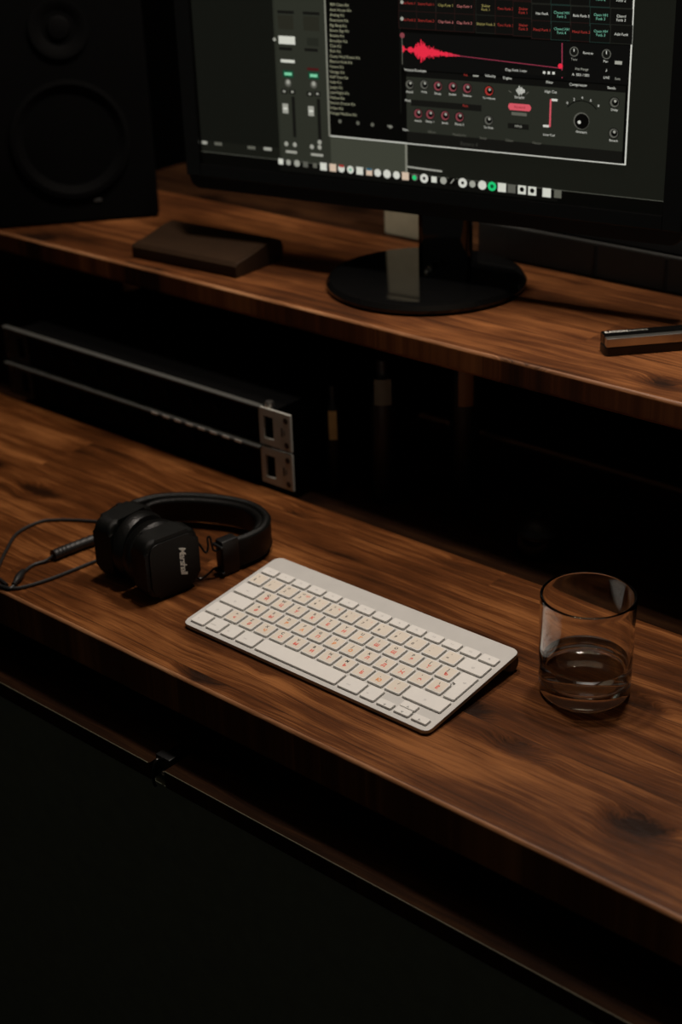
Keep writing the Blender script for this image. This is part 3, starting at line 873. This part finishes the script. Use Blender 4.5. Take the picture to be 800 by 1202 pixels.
for it in UI:
    layer += 1; z = .0018 + layer*6e-6; ci = cn.index(it[-2] if it[0] == 't' else it[-1])
    t2 = bmesh.new(); k = .001; ux = lambda u: (u-265.5)*k
    if it[0] == 'r':
        _, u, v, w, h, _c = it
        vs = [t2.verts.new((ux(u)+sx*w*k/2, v*k+sy*h*k/2, z)) for sx, sy in ((-1, -1), (1, -1), (1, 1), (-1, 1))]; t2.faces.new(vs)
        for vv in t2.verts: vv.co.x = max(-W, min(W, vv.co.x)); vv.co.y = min(B1, vv.co.y)
    elif it[0] == 'd':
        _, u, v, r, _z, _c = it
        t2.faces.new([t2.verts.new((ux(u)+r*k*math.cos(a*PI/10), v*k+r*k*math.sin(a*PI/10), z)) for a in range(20)])
    elif it[0] == 'l':
        _, u, v, ub, vb, w, _c = it
        d = Vector((ub-u, vb-v)); n = Vector((-d.y, d.x)).normalized()*w/2
        t2.faces.new([t2.verts.new(((ux(p[0])), p[1]*k, z)) for p in ((u+n.x, v+n.y), (u-n.x, v-n.y), (ub-n.x, vb-n.y), (ub+n.x, vb+n.y))])
    else:
        _, u, v, s, h, _c, al = it
        t2.free(); t2 = bmesh.new()
        text(t2, s, h*.75*k, T((ux(u), v*k, z)), 0, al={'C': 'CENTER', 'L': 'LEFT'}[al])
    merge(b, t2, mm, ci)
o = link('display', b, dispm, mon, smooth=None); o['label'] = 'lit screen with mixer strips, sample pads, red waveform and dock icons'
# neck and disc foot
b = nb()
nk = rrect(.062, .022, .010)
t2 = bmesh.new(); prism(t2, nk, .010, .20); merge(b, t2, T((.0, .034, 0)) @ Rt(MW, 'Z'))
link('neck', b, M_blackgloss, mon)
b = nb(); lathe(b, [(0, .013), (.096, .0125), (.1035, .0105), (.107, .006), (.107, .003), (.104, .001), (0, .001)], 96); link('foot', b, M_blackgloss, mon)
b = nb(); lathe(b, [(0, .004), (.003, .004), (.0045, .0025), (.0045, 0)], 20, mx=T((-.006, .013, .0128)))
lathe(b, [(0, .003), (.0022, .003), (.0032, .001), (.0032, 0)], 20, mx=T((-.001, .002, .0128)))
o = link('chrome_stud', b, M_silver, mon); o['label'] = 'tiny bright studs at the bottom of the neck'

# things behind the monitor
b = nb(); bx(b, -.155, .36, 0, .11, 0, .040, .003)
for x in (.0, .085, .17, .26): bx(b, x, x+.003, -.0012, .002, .003, .037, 0, 1)
# rear deck the far things stand on
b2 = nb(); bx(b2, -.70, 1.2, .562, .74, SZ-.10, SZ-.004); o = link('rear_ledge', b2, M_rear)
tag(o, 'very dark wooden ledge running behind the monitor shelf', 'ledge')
t = thing('equipment_case', 'long dark grey case lying behind the right half of the monitor', 'case', (.07, .566, SZ-.004))
link('housing', b, [M_slab, M_blackmatte], t)
b = nb(); bx(b, -.153, .358, .004, .10, .040, .0425, .0005); link('lid', b, M_spk, t)
t = thing('pale_box', 'pale sage upright box seen under the monitor beside its neck', 'box', (-.178, .570, SZ-.004))
b = nb(); bx(b, -.048, .040, 0, .022, 0, .125, .003); link('shell', b, M_pale, t)
b = nb(); bx(b, -.050, .042, -.001, .023, .125, .137, .003); link('lid', b, M_pale, t)

# loudspeaker, toed in, at the left end of the shelf
n = Vector((.78, -.62, 0)).normalized(); ang = math.atan2(n.y, n.x)+PI/2
spk = thing('studio_speaker', 'black box loudspeaker angled inwards on the left end of the shelf', 'speaker', (-.562, .382, SZ), (0, 0, ang))
b = nb(); bx(b, -.10, .10, .0, .21, .0, .31, .006); link('cabinet_body', b, M_spk, spk)
b = nb(); lathe(b, [(.070, 0), (.072, .004), (.066, .005), (.056, -.002), (.030, -.014), (.018, -.016), (.016, -.010), (0, -.006)], 40, mx=T((0, -.0015, .105)) @ Rt(PI/2, 'X')); link('woofer', b, M_cone, spk)
b = nb(); lathe(b, [(.034, 0), (.035, .003), (.028, .003), (.016, -.004), (.012, .002), (0, .005)], 32, mx=T((0, -.0015, .235)) @ Rt(PI/2, 'X')); link('tweeter', b, M_cone, spk)
b = nb(); bx(b, .020, .030, -.002, .001, .026, .030, .0005); link('badge', b, M_slab, spk)

# dark slanted case on the shelf
t = thing('slim_case', 'dark brown wedge shaped case lying on the shelf left of the monitor foot', 'case', (-.318, .327, SZ), (0, 0, .075))
b = nb()
prof = [(0, .0), (-.001, .003), (-.001, .013), (.002, .0165), (.030, .020), (.058, .0265), (.070, .0275), (.079, .024), (.083, .017), (.083, .006), (.079, .0)]
prism(b, prof, -.0785, .0785, .0015, 0, Matrix(((0, 0, 1, 0), (1, 0, 0, 0), (0, 1, 0, 0), (0, 0, 0, 1))), both=True)
link('body', b, [M_brownleather], t)
b = nb()
prism(b, [(.003, .0170), (.030, .0205), (.058, .0270), (.066, .0280), (.066, .0272), (.058, .0262), (.030, .0197), (.003, .0162)], -.074, .074, 0, 0, Matrix(((0, 0, 1, 0), (1, 0, 0, 0), (0, 1, 0, 0), (0, 0, 0, 1))))
link('flap', b, [M_brownleather], t)

# harmonica-like bar on the right
t = thing('black_silver_bar', 'black bar with a silver strip and pale lettering on the right of the shelf', 'music gadget', (.2132, .3588, SZ), (0, 0, math.atan2(.757, .653)))
b = nb(); prism(b, [(0, .003), (.002, 0), (.135, 0), (.137, .003), (.137, .017), (.135, .020), (.002, .020), (0, .017)], 0, .0085, .0008, 0); link('base', b, M_black, t)
b = nb(); bx(b, .0005, .1365, .0078, .0195, .0085, .0185, .0008); link('black_top', b, M_blackgloss, t)
b = nb(); bx(b, .0010, .136, .0003, .0078, .0086, .0170, .0007); o = link('silver_strip', b, M_silver, t); o['label'] = 'brushed silver strip'
b = nb(); text(b, 'RATION', .0044, T((.0030, .0142, .01865)), al='LEFT', extrude=.00005, bold=.00015); text(b, 'ELECTRIC', .0026, T((.0265, .0140, .01865)), al='LEFT', spacing=1.2, extrude=.00005)
link('lettering', b, M_text_pale, t, smooth=None)

# ---------------- rack units behind the desktop ----------------
def rack_unit(z0, label, stud):
    t = thing('rack_unit', label, 'rack unit', (-.3452, .2660, z0), group='stacked rack units')
    H = .0437
    b = nb(); bx(b, -.218, .218, .003, .26, .0006, H-.0006, .001); link('chassis', b, M_spk, t)
    b = nb(); bx(b, -.197, .193, -.0005, .003, .002, H-.003, .0005)
    for x in (-.15, -.11, -.07, -.03, .01, .05, .09, .13): lathe(b, [(0, -.004), (.005, -.004), (.0055, 0)], 16, mx=T((x, -.0005, H/2)) @ Rt(-PI/2, 'X'))
    link('front_panel', b, M_spk, t)
    b = nb(); bx(b, -.2414, .198, -.0045 if stud else -.0085, .003, H-.0028, H-.0002, .0006); o = link('top_lip', b, M_lip, t); o['label'] = 'grey metal lip'
    for s in (1, -1):
        e = nb(); x1 = .2414; xi = .196
        # plate built of rails round a square window and rows of holes
        cells = [(xi, .2025, .0008, H-.0008), (.2025, .2165, .0008, .0085), (.2025, .2165, H-.0095, H-.0008), (.2165, x1, .0008, H-.0008)]
        for (xa, xb, za, zb) in cells:
            bx(e, s*xa if s > 0 else -xb, s*xb if s > 0 else -xa, -.003, .0, za, zb)
        for hz in (.0072, H-.0085): lathe(e, [(0, .0002), (.0030, .0002), (.0034, .0)], 20, 1, T((s*.2350, -.0031, hz)) @ Rt(PI/2, 'X'))
        bx(e, min(s*.2280, s*.2300), max(s*.2280, s*.2300), -.0034, -.0028, .016, .026, 0, 1); bx(e, min(s*.2320, s*.2330), max(s*.2320, s*.2330), -.0034, -.0028, .018, .024, 0, 1)
        link('rack_ear', e, [M_steel if s > 0 else M_blackmatte, M_black], t)  # left ear black: its fade into shade is put into the colour
    if not stud:
        for k in range(8):
            b = nb(); bx(b, .030+k*.019, .040+k*.019, -.0092, -.0084, H-.0026, H+.0003, .0002); link('printed_mark', b, M_text_pale, t)
    if stud:
        b = nb(); lathe(b, [(0, .006), (.004, .006), (.005, .004), (.005, .0)], 18, mx=T((.206, .004, H-.001))); link('thumb_screw', b, M_silver, t)
    if not stud:
        for x in (-.2, .2):
            b = nb(); bx(b, x-.012, x+.012, .03, .055, -.0275, .0008, .002); link('foot', b, M_blackmatte, t)
rack_unit(D+.0050, 'lower of two stacked rack units with grey mounting ears behind the headphones', False)
rack_unit(D+.0505, 'upper of two stacked rack units with grey mounting ears behind the headphones', True)

# ---------------- dim things under the shelf ----------------
RB = D-.022
def bottle(name, label, loc, r, h, body, strip, sw, sh, sz, lab):
    t = thing(name, label, 'bottle', loc, group='dim bottles under the shelf')
    b = nb(); lathe(b, [(0, 0), (r*.94, 0), (r, .003), (r, h*.70), (r*.8, h*.80), (r*.42, h*.86), (r*.42, h*.94), (0, h*.94)], 32); link('body', b, body, t)
    b = nb(); lathe(b, [(r*.5, h*.90), (r*.5, h-.001), (r*.44, h), (0, h)], 24); link('cap', b, M_black, t)
    b = nb(); a0 = math.radians(-50); da = sw/r
    seg = 8; vs = []
    for k in range(seg+1):
        a = a0-da/2+da*k/seg
        vs.append((b.verts.new(((r+.0006)*math.cos(a), (r+.0006)*math.sin(a), sz)), b.verts.new(((r+.0006)*math.cos(a), (r+.0006)*math.sin(a), sz+sh))))
    for p, q in zip(vs, vs[1:]): b.faces.new((p[0], q[0], q[1], p[1]))
    o = link('bottle_label', b, strip, t); o['label'] = lab
bottle('slim_bottle', 'slim dark bottle with a narrow amber label beside the rack units', (-.1115, .339, RB), .010, .125, M_black, M_amber, .009, .034, .064, 'narrow amber label')
bottle('dark_bottle', 'dark bottle with a small pale label standing under the shelf', (-.050, .351, RB), .0145, .165, M_black, M_palelabel, .019, .029, .117, 'small pale label')
bottle('tall_bottle', 'tall dark bottle with a brown label under the shelf behind the keyboard', (.012, .413, RB), .016, .185, M_black, M_brown, .016, .046, .111, 'brown label')
t = thing('round_pot', 'small black round pot with domed lid behind the right part of the desktop', 'pot', (.1512, .350, RB))
b = nb(); lathe(b, [(0, 0), (.018, 0), (.024, .006), (.0255, .016), (.023, .026), (0, .026)], 40); link('body', b, M_blackgloss, t)
b = nb(); lathe(b, [(.0245, .0255), (.0245, .029), (.020, .037), (.010, .042), (.004, .043), (.004, .047), (0, .048)], 40); link('lid', b, M_black, t)

# ---------------- headphones ----------------
hp = thing('headphones', 'black on-ear headphones with white script logo lying left of the white keyboard', 'headphones', (-.10, .06, D))
ho = Vector((.10, -.06, 0))          # desk coordinates -> headphone coordinates
def H(*p): return Vector(p)+ho
arc = [H(-.0395, .103, .019), H(-.0345, .122, .019), (H(-.0345, .143, .0195)), H(-.0475, .163, .020), H(-.0750, .1735, .020), H(-.107, .1690, .020), H(-.143, .152, .020), H(-.170, .130, .019), H(-.180, .109, .018), H(-.179, .092, .018)]
pts = spline(arc, 10)
b = nb()
sec = [(x, y) for x, y in rrect(.0085, .032, .0040, 4)]
sweep(b, pts, sec, 0, True, (0, 0, 1), [1.0]*len(pts))
link('headband', b, M_vinyl, hp)
b = nb()     # padded inner cushion of the band
inner = pts[14:-12]
cpts = []
cen = H(-.115, .10, .019)
for p in inner:
    d = (cen-p); d.z = 0; cpts.append(p+d.normalized()*.0065)
sweep(b, cpts, rrect(.009, .027, .0043, 4), 0, True, (0, 0, 1), [1-.35*abs(2*i/(len(cpts)-1)-1)**6 for i in range(len(cpts))])
o = link('band_cushion', b, M_leather, hp)
b = nb()     # stitched seams along the band
for zz in (.0125, -.0125):
    sp = []
    for i in range(4, len(pts)-4):
        p = pts[i]; d = (p-cen); d.z = 0; sp.append(p+d.normalized()*.0043+Vector((0, 0, zz)))
    sweep(b, sp, circ(.0005, 6))
link('seam', b, M_leather, hp)
def endblock(c, ang):
    b = nb(); bx(b, -.0065, .0065, -.010, .010, -.0185, .0185, .0025); bx(b, -.0075, .0075, -.0125, -.0085, -.0165, -.0135, .001); bx(b, -.0075, .0075, -.0125, -.0085, .0115, .0145, .001)
    for v in b.verts: v.co = Matrix.Rotation(ang, 4, 'Z') @ v.co + c
    link('hinge_block', b, M_black, hp)
endblock(H(-.0400, .1000, .0195), -.15)
endblock(H(-.1765, .083, .019), .30)

def cup(cx, cy, cz, s, rz, ry=0):
    """on-ear cup; local +x = outer face (times s)"""
    mx = T(H(cx, cy, cz)) @ Rt(rz, 'Z') @ Rt(ry, 'Y') @ (Rt(PI/2, 'Y') if s > 0 else Rt(-PI/2, 'Y') )
    b = nb()
    prism(b, rrect(.062, .060, .013, 6), -.013, .0105, .0045, 0, mx, seg=3, both=True); link('ear_cup', b, M_vinyl, hp)
    b = nb(); prism(b, rrect(.053, .051, .010, 6), .0103, .0118, .0008, 0, mx); link('cup_face', b, M_vinyl, hp)
    b = nb(); lathe(b, [(.018, -.028), (.024, -.0305), (.031, -.0285), (.0335, -.023), (.033, -.017), (.030, -.0135), (.010, -.0125), (.010, -.025), (.018, -.028)], 48, mx=mx)
    o = link('ear_cushion', b, M_leather, hp)
    return mx
m1 = cup(-.0570, .0375, .0342, 1, -.16, .0)
cup(-.1225, .0430, .0342, -1, .05)
b = nb()     # script lettering on the outer face, reading down the cup
text(b, 'Marshall', .0074, m1 @ T((-.001, .0100, .0120)) @ Rt(0, 'Z'), shear=.35, spacing=.86, extrude=.0002, bold=.00012)
o = link('script_logo', b, M_logo, hp, smooth=None); o['label'] = 'white script logo'
# wire yokes
b = nb()
tube(b, [H(-.0410, .0910, .0290), H(-.0425, .0850, .0290), H(-.0440, .0840, .0360), H(-.0450, .0835, .0430), H(-.0450, .0800, .0440), H(-.0450, .0800, .0340), H(-.0450, .0760, .0300), H(-.0490, .0720, .0400), H(-.055, .0660, .0540)], .0011, 8)
tube(b, [H(-.0410, .0910, .0090), H(-.0430, .0840, .0100), H(-.0455, .0790, .0060), H(-.0500, .0710, .0020), H(-.056, .0640, .0080)], .0011, 8)
link('wire_yoke', b, M_wire, hp)
b = nb()
tube(b, [H(-.174, .0750, .0300), H(-.168, .0650, .0340), H(-.155, .0540, .050), H(-.134, .0470, .0650)], .0011, 8)
tube(b, [H(-.174, .0750, .0080), H(-.168, .0650, .0060), H(-.152, .0520, .0040), H(-.134, .0470, .006)], .0011, 8)
link('wire_yoke', b, M_wire, hp)
# lead that bows out to the left, plug sleeve and lead towards the front edge
R_ = .0017
b = nb(); tube(b, [H(-.150, .062, .006), H(-.185, .085, .0028), H(-.208, .098, .002), H(-.2365, .0859, .0018), H(-.262, .0690, .0018), H(-.273, .0533, .0018), H(-.2705, .0234, .0018), H(-.250, -.006, .0018), H(-.2315, -.0283, .0018), H(-.214, -.046, .0018), H(-.19, -.052, .0018)], R_, 8); link('cable', b, M_cable, hp)
b = nb()
pl = [H(-.1955, .0100, .0062), H(-.1930, .035, .0062), H(-.1860, .075, .0064)]
sp = spline(pl, 16); sweep(b, sp, circ(.0052, 14), 0, True, None, [1.0+(.10 if i % 3 == 0 else 0) for i in range(len(sp))])
link('plug_sleeve', b, M_cable, hp)
b = nb(); tube(b, [H(-.1955, .0110, .0062), H(-.1980, .002, .0025), H(-.2020, -.010, .0018), H(-.1980, -.024, .0022), H(-.1890, -.038, .0035), H(-.1810, -.052, .003), H(-.186, -.0565, .002), H(-.22, -.055, .0018), H(-.30, -.040, .0018)], R_, 8); link('cable', b, M_cable, hp)
b = nb(); sp = spline([H(-.1965, -.0270, .0042), H(-.188, -.040, .0044), H(-.1815, -.0505, .0042)], 8); sweep(b, sp, circ(.0038, 12), 0, True, None, [.6+.4*math.sin(PI*min(1, (i+.5)/len(sp)*1.3)) for i in range(len(sp))]); link('cable_splitter', b, M_cable, hp)
b = nb(); tube(b, [H(-.135, .058, .006), H(-.152, .050, .003), H(-.1585, .035, .0018), H(-.1625, .005, .0018), H(-.1657, -.0174, .0018), H(-.172, -.040, .0018), H(-.181, -.0535, .0020), H(-.205, -.0575, .0018), H(-.28, -.052, .0018)], R_, 8); link('cable', b, M_cable, hp)

# ---------------- glass of water ----------------
GX, GY, GR, GH = .3423, .1350, .0390, .0912
gl = thing('drinking_glass', 'clear straight tumbler with a little water on the right of the desk', 'glass', (GX, GY, D+.0004))
b = nb(); rb = .00115
prof = [(0, .0004), (.030, .0003), (.0335, 0), (.0352, .0003), (.0365, .0012), (.0374, .0026), (.0379, .0045), (.0382, .010), (.0385, .040), (GR, .085)]
prof += [(GR-rb+rb*math.cos(a*PI/14), GH-rb+rb*math.sin(a*PI/14)) for a in range(15)]
prof += [(.0366, .085), (.0363, .050), (.0360, .018), (.0356, .0160), (.0346, .0144), (.0330, .0134), (.030, .0129), (.020, .0126), (0, .0124)]
lathe(b, prof, 128); g = link('tumbler', b, M_glass, gl, smooth=60); g.cycles.is_caustics_caster = True
b = nb(); wz = .0308
lathe(b, [(0, .01225), (.020, .01245), (.0300, .0127), (.0331, .0132), (.0348, .0142), (.0358, .0158), (.0362, .0180), (.0364, .024), (.0364, wz+.0003), (.0360, wz+.0001), (.0354, wz-.0003), (.0345, wz-.0004), (0, wz-.0004)], 128)
w = link('water', b, M_water, None, (GX, GY, D+.0004), smooth=50); w.cycles.is_caustics_caster = True; w['label'] = 'shallow water filling the bottom third of the tumbler'; w['category'] = 'water'; w['kind'] = 'stuff'

# ---------------- keyboard ----------------
tilt = math.atan2(.013, .130)
kb = thing('wireless_keyboard', 'slim aluminium keyboard with white keys and red-lettered cream key stickers', 'keyboard', (0, 0, D+.0006), (tilt, 0, 0))
KW, KD = .282, .130
b = nb()
pl = [(x+KW/2, y+KD/2) for x, y in rrect(KW, KD, .0065, 6)]
prism(b, pl, .0008, .0044, .0007, 0, both=True)
b.faces.ensure_lookup_table()
for f in b.faces:
    if abs(f.normal.z) < .6: f.material_index = 1
link('top_plate', b, [M_alu, M_alu_side], kb)
b = nb(); tr = .0080; cyy, czz = .1205, -.0040
lathe(b, [(0, -.1385), (tr, -.1385), (tr, .1385), (0, .1385)], 40, mx=T((KW/2, cyy, czz)) @ Rt(PI/2, 'Y')); link('battery_tube', b, M_alu_side, kb)
for sx in (-1, 1):
    b = nb(); lathe(b, [(0, .0023), (.0062, .0023), (.0072, .0015), (tr+.0003, .0008), (tr+.0003, 0), (0, 0)], 40, mx=T((KW/2+sx*.1385, cyy, czz)) @ Rt(sx*PI/2, 'Y')); o = link('end_cap', b, M_black, kb); o['label'] = 'dark round end cap'
for x in (.02, .262):
    b = nb(); lathe(b, [(0, 0), (.004, 0), (.004, .0008), (0, .0008)], 16, mx=T((x, .012, -.00030))); link('rubber_foot', b, M_blackmatte, kb)
U = (KW-.0085)/14.5; x00 = .00425; y00 = .0046; PH = .0188; kz = .0044
gap = .0030
keys = []    # x0,x1,y0,y1,kind,glyphs
def K(x, w, row, up_='', lo='', kind='w', y0=None, y1=None):
    ya = y00+row*PH+gap/2-.0007 if y0 is None else y0; yb = y00+(row+1)*PH-gap/2-.0007 if y1 is None else y1
    keys.append((x00+x*U+gap/2, x00+(x+w)*U-gap/2, ya, yb, kind, up_, lo))
# row 0: fn ctrl alt cmd space cmd alt arrows
x = 0
for w_, g_ in ((1, 'fn'), (1, 'control'), (1, 'alt'), (1.25, 'cmd'), (5.1, ''), (1.3, 'cmd'), (.95, 'alt')):
    K(x, w_, 0, '', g_); x += w_
ya = y00+gap/2-.0007; ym = y00+PH/2-.0007
aw = (14.5-x)/3
K(x, aw, 0, '', '◀', y0=ya, y1=ym-.0006); K(x+aw, aw, 0, '', '▼', y0=ya, y1=ym-.0004); K(x+aw, aw, 0, '', '▲', y0=ym+.0004, y1=y00+PH-gap/2-.0007); K(x+2*aw, aw, 0, '', '▶', y0=ya, y1=ym-.0006)
# row 1
K(0, 1.25, 1, '', '⇧'); K(1.25, 1, 1, '>', '<', 's'); x = 2.25
for l, c in zip('ZXCVBNM,./', 'ЯЧСМИТЬБЮ.'): K(x, 1, 1, l, c, 's'); x += 1
K(x, 14.5-x, 1, '', '⇧')
# row 2
K(0, 1.75, 2, '', '⇪'); x = 1.75
for l, c in zip("ASDFGHJKL;'\\", 'ФЫВАПРОЛДЖЭЁ'): K(x, 1, 2, l, c, 's'); x += 1
ex = x
# row 3
K(0, 1.5, 3, '', '⇥'); x = 1.5
for l, c in zip('QWERTYUIOP[]', 'ЙЦУКЕНГШЩЗХЪ'): K(x, 1, 3, l, c, 's'); x += 1
# row 4
x = 0
for l, c in zip('§1234567890-=', ['±', '!', '@', '№', '$', '%', '^', '&', '*', '(', ')', '_', '+']): K(x, 1, 4, c, l, 'n'); x += 1
K(x, 1.5, 4, '', '⌫')
# row 5: fourteen low function keys
fw_ = 14.5/14
for i in range(14):
    g_ = ['esc', 'F1', 'F2', 'F3', 'F4', 'F5', 'F6', 'F7', 'F8', 'F9', 'F10', 'F11', 'F12', '⏏'][i]
    K(i*fw_, fw_, 5, '', g_, 'f', y0=y00+5*PH+gap/2-.0007, y1=y00+5*PH+.0102)
bw = nb()
random.seed(11)
def add_key(poly, cx, cy, kind, up_, lo):
    b = nb(); prism(b, poly, kz-.0004, kz+.0021, .0004, 0)
    zt = kz+.0021+.00004
    if kind == 's' or kind == 'n':
        xs = [p[0] for p in poly]; ys = [p[1] for p in poly]; w = max(xs)-min(xs)-.0022; h = max(ys)-min(ys)-.0022
        prism(b, [(px+cx, py+cy) for px, py in rrect(w, h, .0012, 3)], kz+.0019, zt, 0, 1); zt += .00004
    if kind == 's':
        text(b, up_, .0031, T((cx-.0009, cy+.0032, zt)), 2, bold=.00012)
        text(b, lo, .0037, T((cx+.0005, cy-.0022, zt)), 3 if random.random() < .68 else 4, bold=.00022)
    elif kind == 'n':
        text(b, lo, .0032, T((cx-.0028, cy-.0022, zt)), 2, bold=.0001); text(b, up_, .0023, T((cx-.0022, cy+.0034, zt)), 2)
        if lo in '36': text(b, '№' if lo == '3' else ':', .0032, T((cx+.0030, cy+.0024, zt)), 3)
        elif lo in '457': text(b, {'4': ';', '5': '%', '7': '?'}[lo], .0024, T((cx+.0034, cy+.0026, zt)), 3)
    elif lo:
        hh = .0016 if len(lo) > 1 else .0022
        text(b, lo, hh, T((cx+(-.003 if len(lo) > 1 and kind == 'w' else 0), cy-(.002 if kind == 'w' else 0), zt)), 5)
    return b
for (xa, xb, ya, yb, kind, up_, lo) in keys:
    cx, cy = (xa+xb)/2, (ya+yb)/2
    poly = [(px+cx, py+cy) for px, py in rrect(xb-xa, yb-ya, .0014, 4)]
    b = add_key(poly, cx, cy, kind, up_, lo)
    link('key', b, [M_key, M_sticker, M_gblack, M_gred, M_gorange, M_ggrey], kb, smooth=30)
    prism(bw, [(px+cx, py+cy) for px, py in rrect(xb-xa+.0010, yb-ya+.0010, .0018, 4)], kz+.00001, kz+.00006, 0)
# tall L shaped return key
xr = x00+14.5*U-gap/2; xl2 = x00+ex*U+gap/2; xl3 = x00+13.5*U+gap/2
y2 = y00+2*PH+gap/2-.0007; y3 = y00+3*PH+gap/2-.0007; y4 = y00+4*PH-gap/2-.0007
poly = [(xr-.001, y2), (xr, y2+.001), (xr, y4-.001), (xr-.001, y4), (xl3+.001-.0, y4), (xl3, y4-.001), (xl3, y3+.0), (xl3, y2+.0+(.001)), (xl3+.001, y2)]
xl2 = max(xl2, x00+13.75*U+gap/2)
poly = [(xl2+.001, y2), (xr-.001, y2), (xr, y2+.001), (xr, y4-.001), (xr-.001, y4), (xl3+.001, y4), (xl3, y4-.001), (xl3, y3+.001), (xl3+.001, y3), (xl2, y3), (xl2, y2+.001)]
b = add_key(poly, (xl3+xr)/2+.002, (y3+y4)/2-.002, 'w', '', '⏎'); link('key', b, [M_key, M_sticker, M_gblack, M_gred, M_gorange, M_ggrey], kb, smooth=30)
cxp = (xl3+xr)/2; cyp = (y2+y4)/2
prism(bw, [(cxp+(px-cxp)*1.055, cyp+(py-cyp)*1.03) for px, py in poly], kz+.00001, kz+.00006, 0)
o = link('key_gap_shade', bw, M_gap_shade, kb, smooth=None); o['label'] = 'gaps and painted shade around the keys'  # flat dark sheet painting key shade into the narrow gaps
b = nb(); lathe(b, [(0, .0003), (.0009, .0003), (.0009, 0)], 12, mx=T((xl3+.0000-.0002, y3-.0020, kz+.0001))); link('power_light', b, M_black, kb)

bpy.data.objects.remove(_to)
